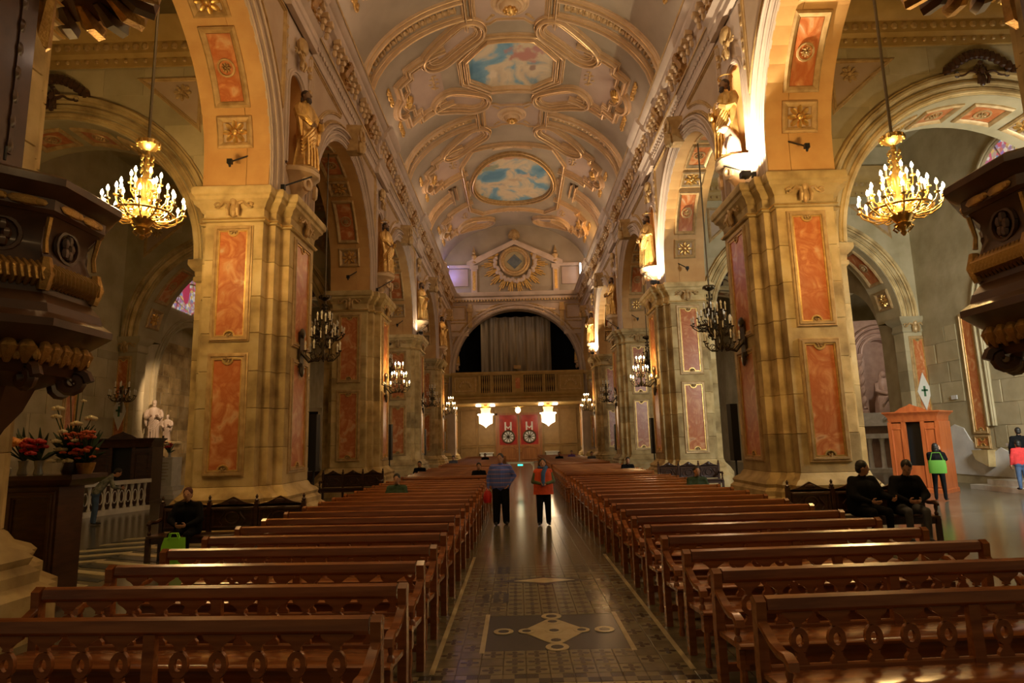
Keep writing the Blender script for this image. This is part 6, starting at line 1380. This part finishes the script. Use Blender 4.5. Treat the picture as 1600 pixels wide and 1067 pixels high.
# standing visitor taking a photograph
J = stand(1.66, .0, 'clasp'); J['lwr'] = (-.06,-.28,1.46); J['rwr'] = (.06,-.28,1.46); J['lel'] = (-.22,-.14,1.2); J['rel'] = (.22,-.14,1.2); J['lhd'] = (0,-.3,1); J['rhd'] = (0,-.3,1)
vw = person('visitor in black raising a phone beside the orange confessional', (12.6, 19.3, .012), 2.4, J, dict(top=C_BLACK, legs=C_BLACK), dict(w=.17, d=.14, ua=.075), lod=.018, hairlong=True)
mb = MB(); mb.box(-.04,.04,-.008,.008,0,.15); o = mb.obj('phone', M_BLACK); o.location = (12.82, 19.55, 1.5); o.rotation_euler = (0,0,2.4); tag(o, 'black phone held up by the visitor', 'phone')
mb = MB(); mb.loft([(0,0,0,.22,.05), (0,0,.2,.23,.07), (0,0,.38,.21,.04)], 12); mb.tube([(-.17,0,.36), (-.1,.0,.6), (.1,.0,.6), (.17,0,.36)], .014, 5); o = mb.obj('shoulder_bag', mat('green_canvas', (.10,.30,.03), rough=.7)); o.location = (12.42, 19.02, .82); o.rotation_euler = (0,0,-.5); tag(o, 'green canvas bag hanging at the visitor\'s side', 'bag')
# family at the right edge
J = stand(1.5); person('child in a red jacket and jeans at the right edge', (15.88, 20.3, .17), 2.9, J, dict(top=C_REDJ, legs=C_JEAN), dict(w=.16, d=.13), lod=.018)
J = stand(1.74); person('adult in a dark jacket behind the child in red', (16.3, 20.75, .35), 2.7, J, dict(top=C_BLACK, legs=C_JEAN), dict(w=.18, d=.14), lod=.018)
# person in plaid shirt at the balustrade
J = stand(1.6, -.25); J['chest'] = (0,-.22,1.2); J['neck'] = (0,-.38,1.36); J['head'] = (0,-.5,1.42); J['lsh'] = (-.18,-.33,1.28); J['rsh'] = (.18,-.33,1.28); J['lel'] = (-.24,-.42,1.02); J['rel'] = (.24,-.42,1.02); J['lwr'] = (-.12,-.6,.98); J['rwr'] = (.12,-.6,.98); J['face'] = (0,-.8,-.5)
person('person in a plaid shirt and jeans leaning over the white balustrade', (-12.15, 18.4, .012), 2.2, J, dict(top=C_PLAID, legs=C_JEAN), lod=.018)
# people in the pews
def pewsit(lab, row, s, x, C, **k):
    y = YR[row] + (.26 if s > 0 else 0); xc = (-.93 - PL/2) if s < 0 else (1.62 + PL/2)
    yy = y + (PL/2)*.055 + (x-xc)*math.tan(-.055 if s < 0 else .055)
    return person(lab, (x, yy-.2, .02), k.pop('rz', 0), k.pop('J', sit(.0)), C, lod=.022, **k)
pewsit('young man in a dark top seated in a left pew', 12, -1, -2.9, dict(top=C_DGREEN, legs=C_JEAN), scale=1.0)
pewsit('person in green seated at the outer end of a right pew', 12, 1, 4.35, dict(top=C_DGREEN, legs=C_BLACK), scale=1.0)
far = [(-1, 30, -3.6, C_GREY), (-1, 36, -2.1, C_BLACK), (-1, 18, -1.35, C_BLACK), (1, 34, 2.6, C_BLACK), (1, 38, 3.7, cloth('purple_cloth', (.10,.04,.14))), (1, 20, 4.2, C_BLACK), (-1, 22, -4.0, C_BLACK), (1, 32, 4.4, C_GREY)]
WORD = ['grey', 'black', 'black, bowed low near the aisle', 'black close to the aisle', 'purple', 'black, bent over the pew end', 'black beside the second pier', 'grey near the outer end']
for (s, r, x, c_), wd in zip(far, WORD):
    pewsit('distant worshipper in %s in a %s pew' % (wd, 'left' if s < 0 else 'right'), r, s, x, dict(top=c_, legs=C_BLACK), J=sit(.15 if 'b' in wd[5:] else .02))
J = sit(.1); person('dark figure seated beyond the nearest right pier', (8.0, 21.0, .0), .6, J, dict(top=C_BLACK, legs=C_BLACK), lod=.022)
mb = MB(); mb.box(-.5,.5,-.45,.05,.4,.46); [mb.box(x-.03,x+.03,y-.03,y+.03,0,.4) for x in (-.45,.45) for y in (-.4,0)]; mb.box(-.5,.5,.0,.05,.46,.9); o = mb.obj('wooden_seat', M_DARKW); o.location = (8.0, 21.1, 0); o.rotation_euler = (0,0,.6); tag(o, 'short wooden seat under the dark figure beyond the right pier', 'bench')
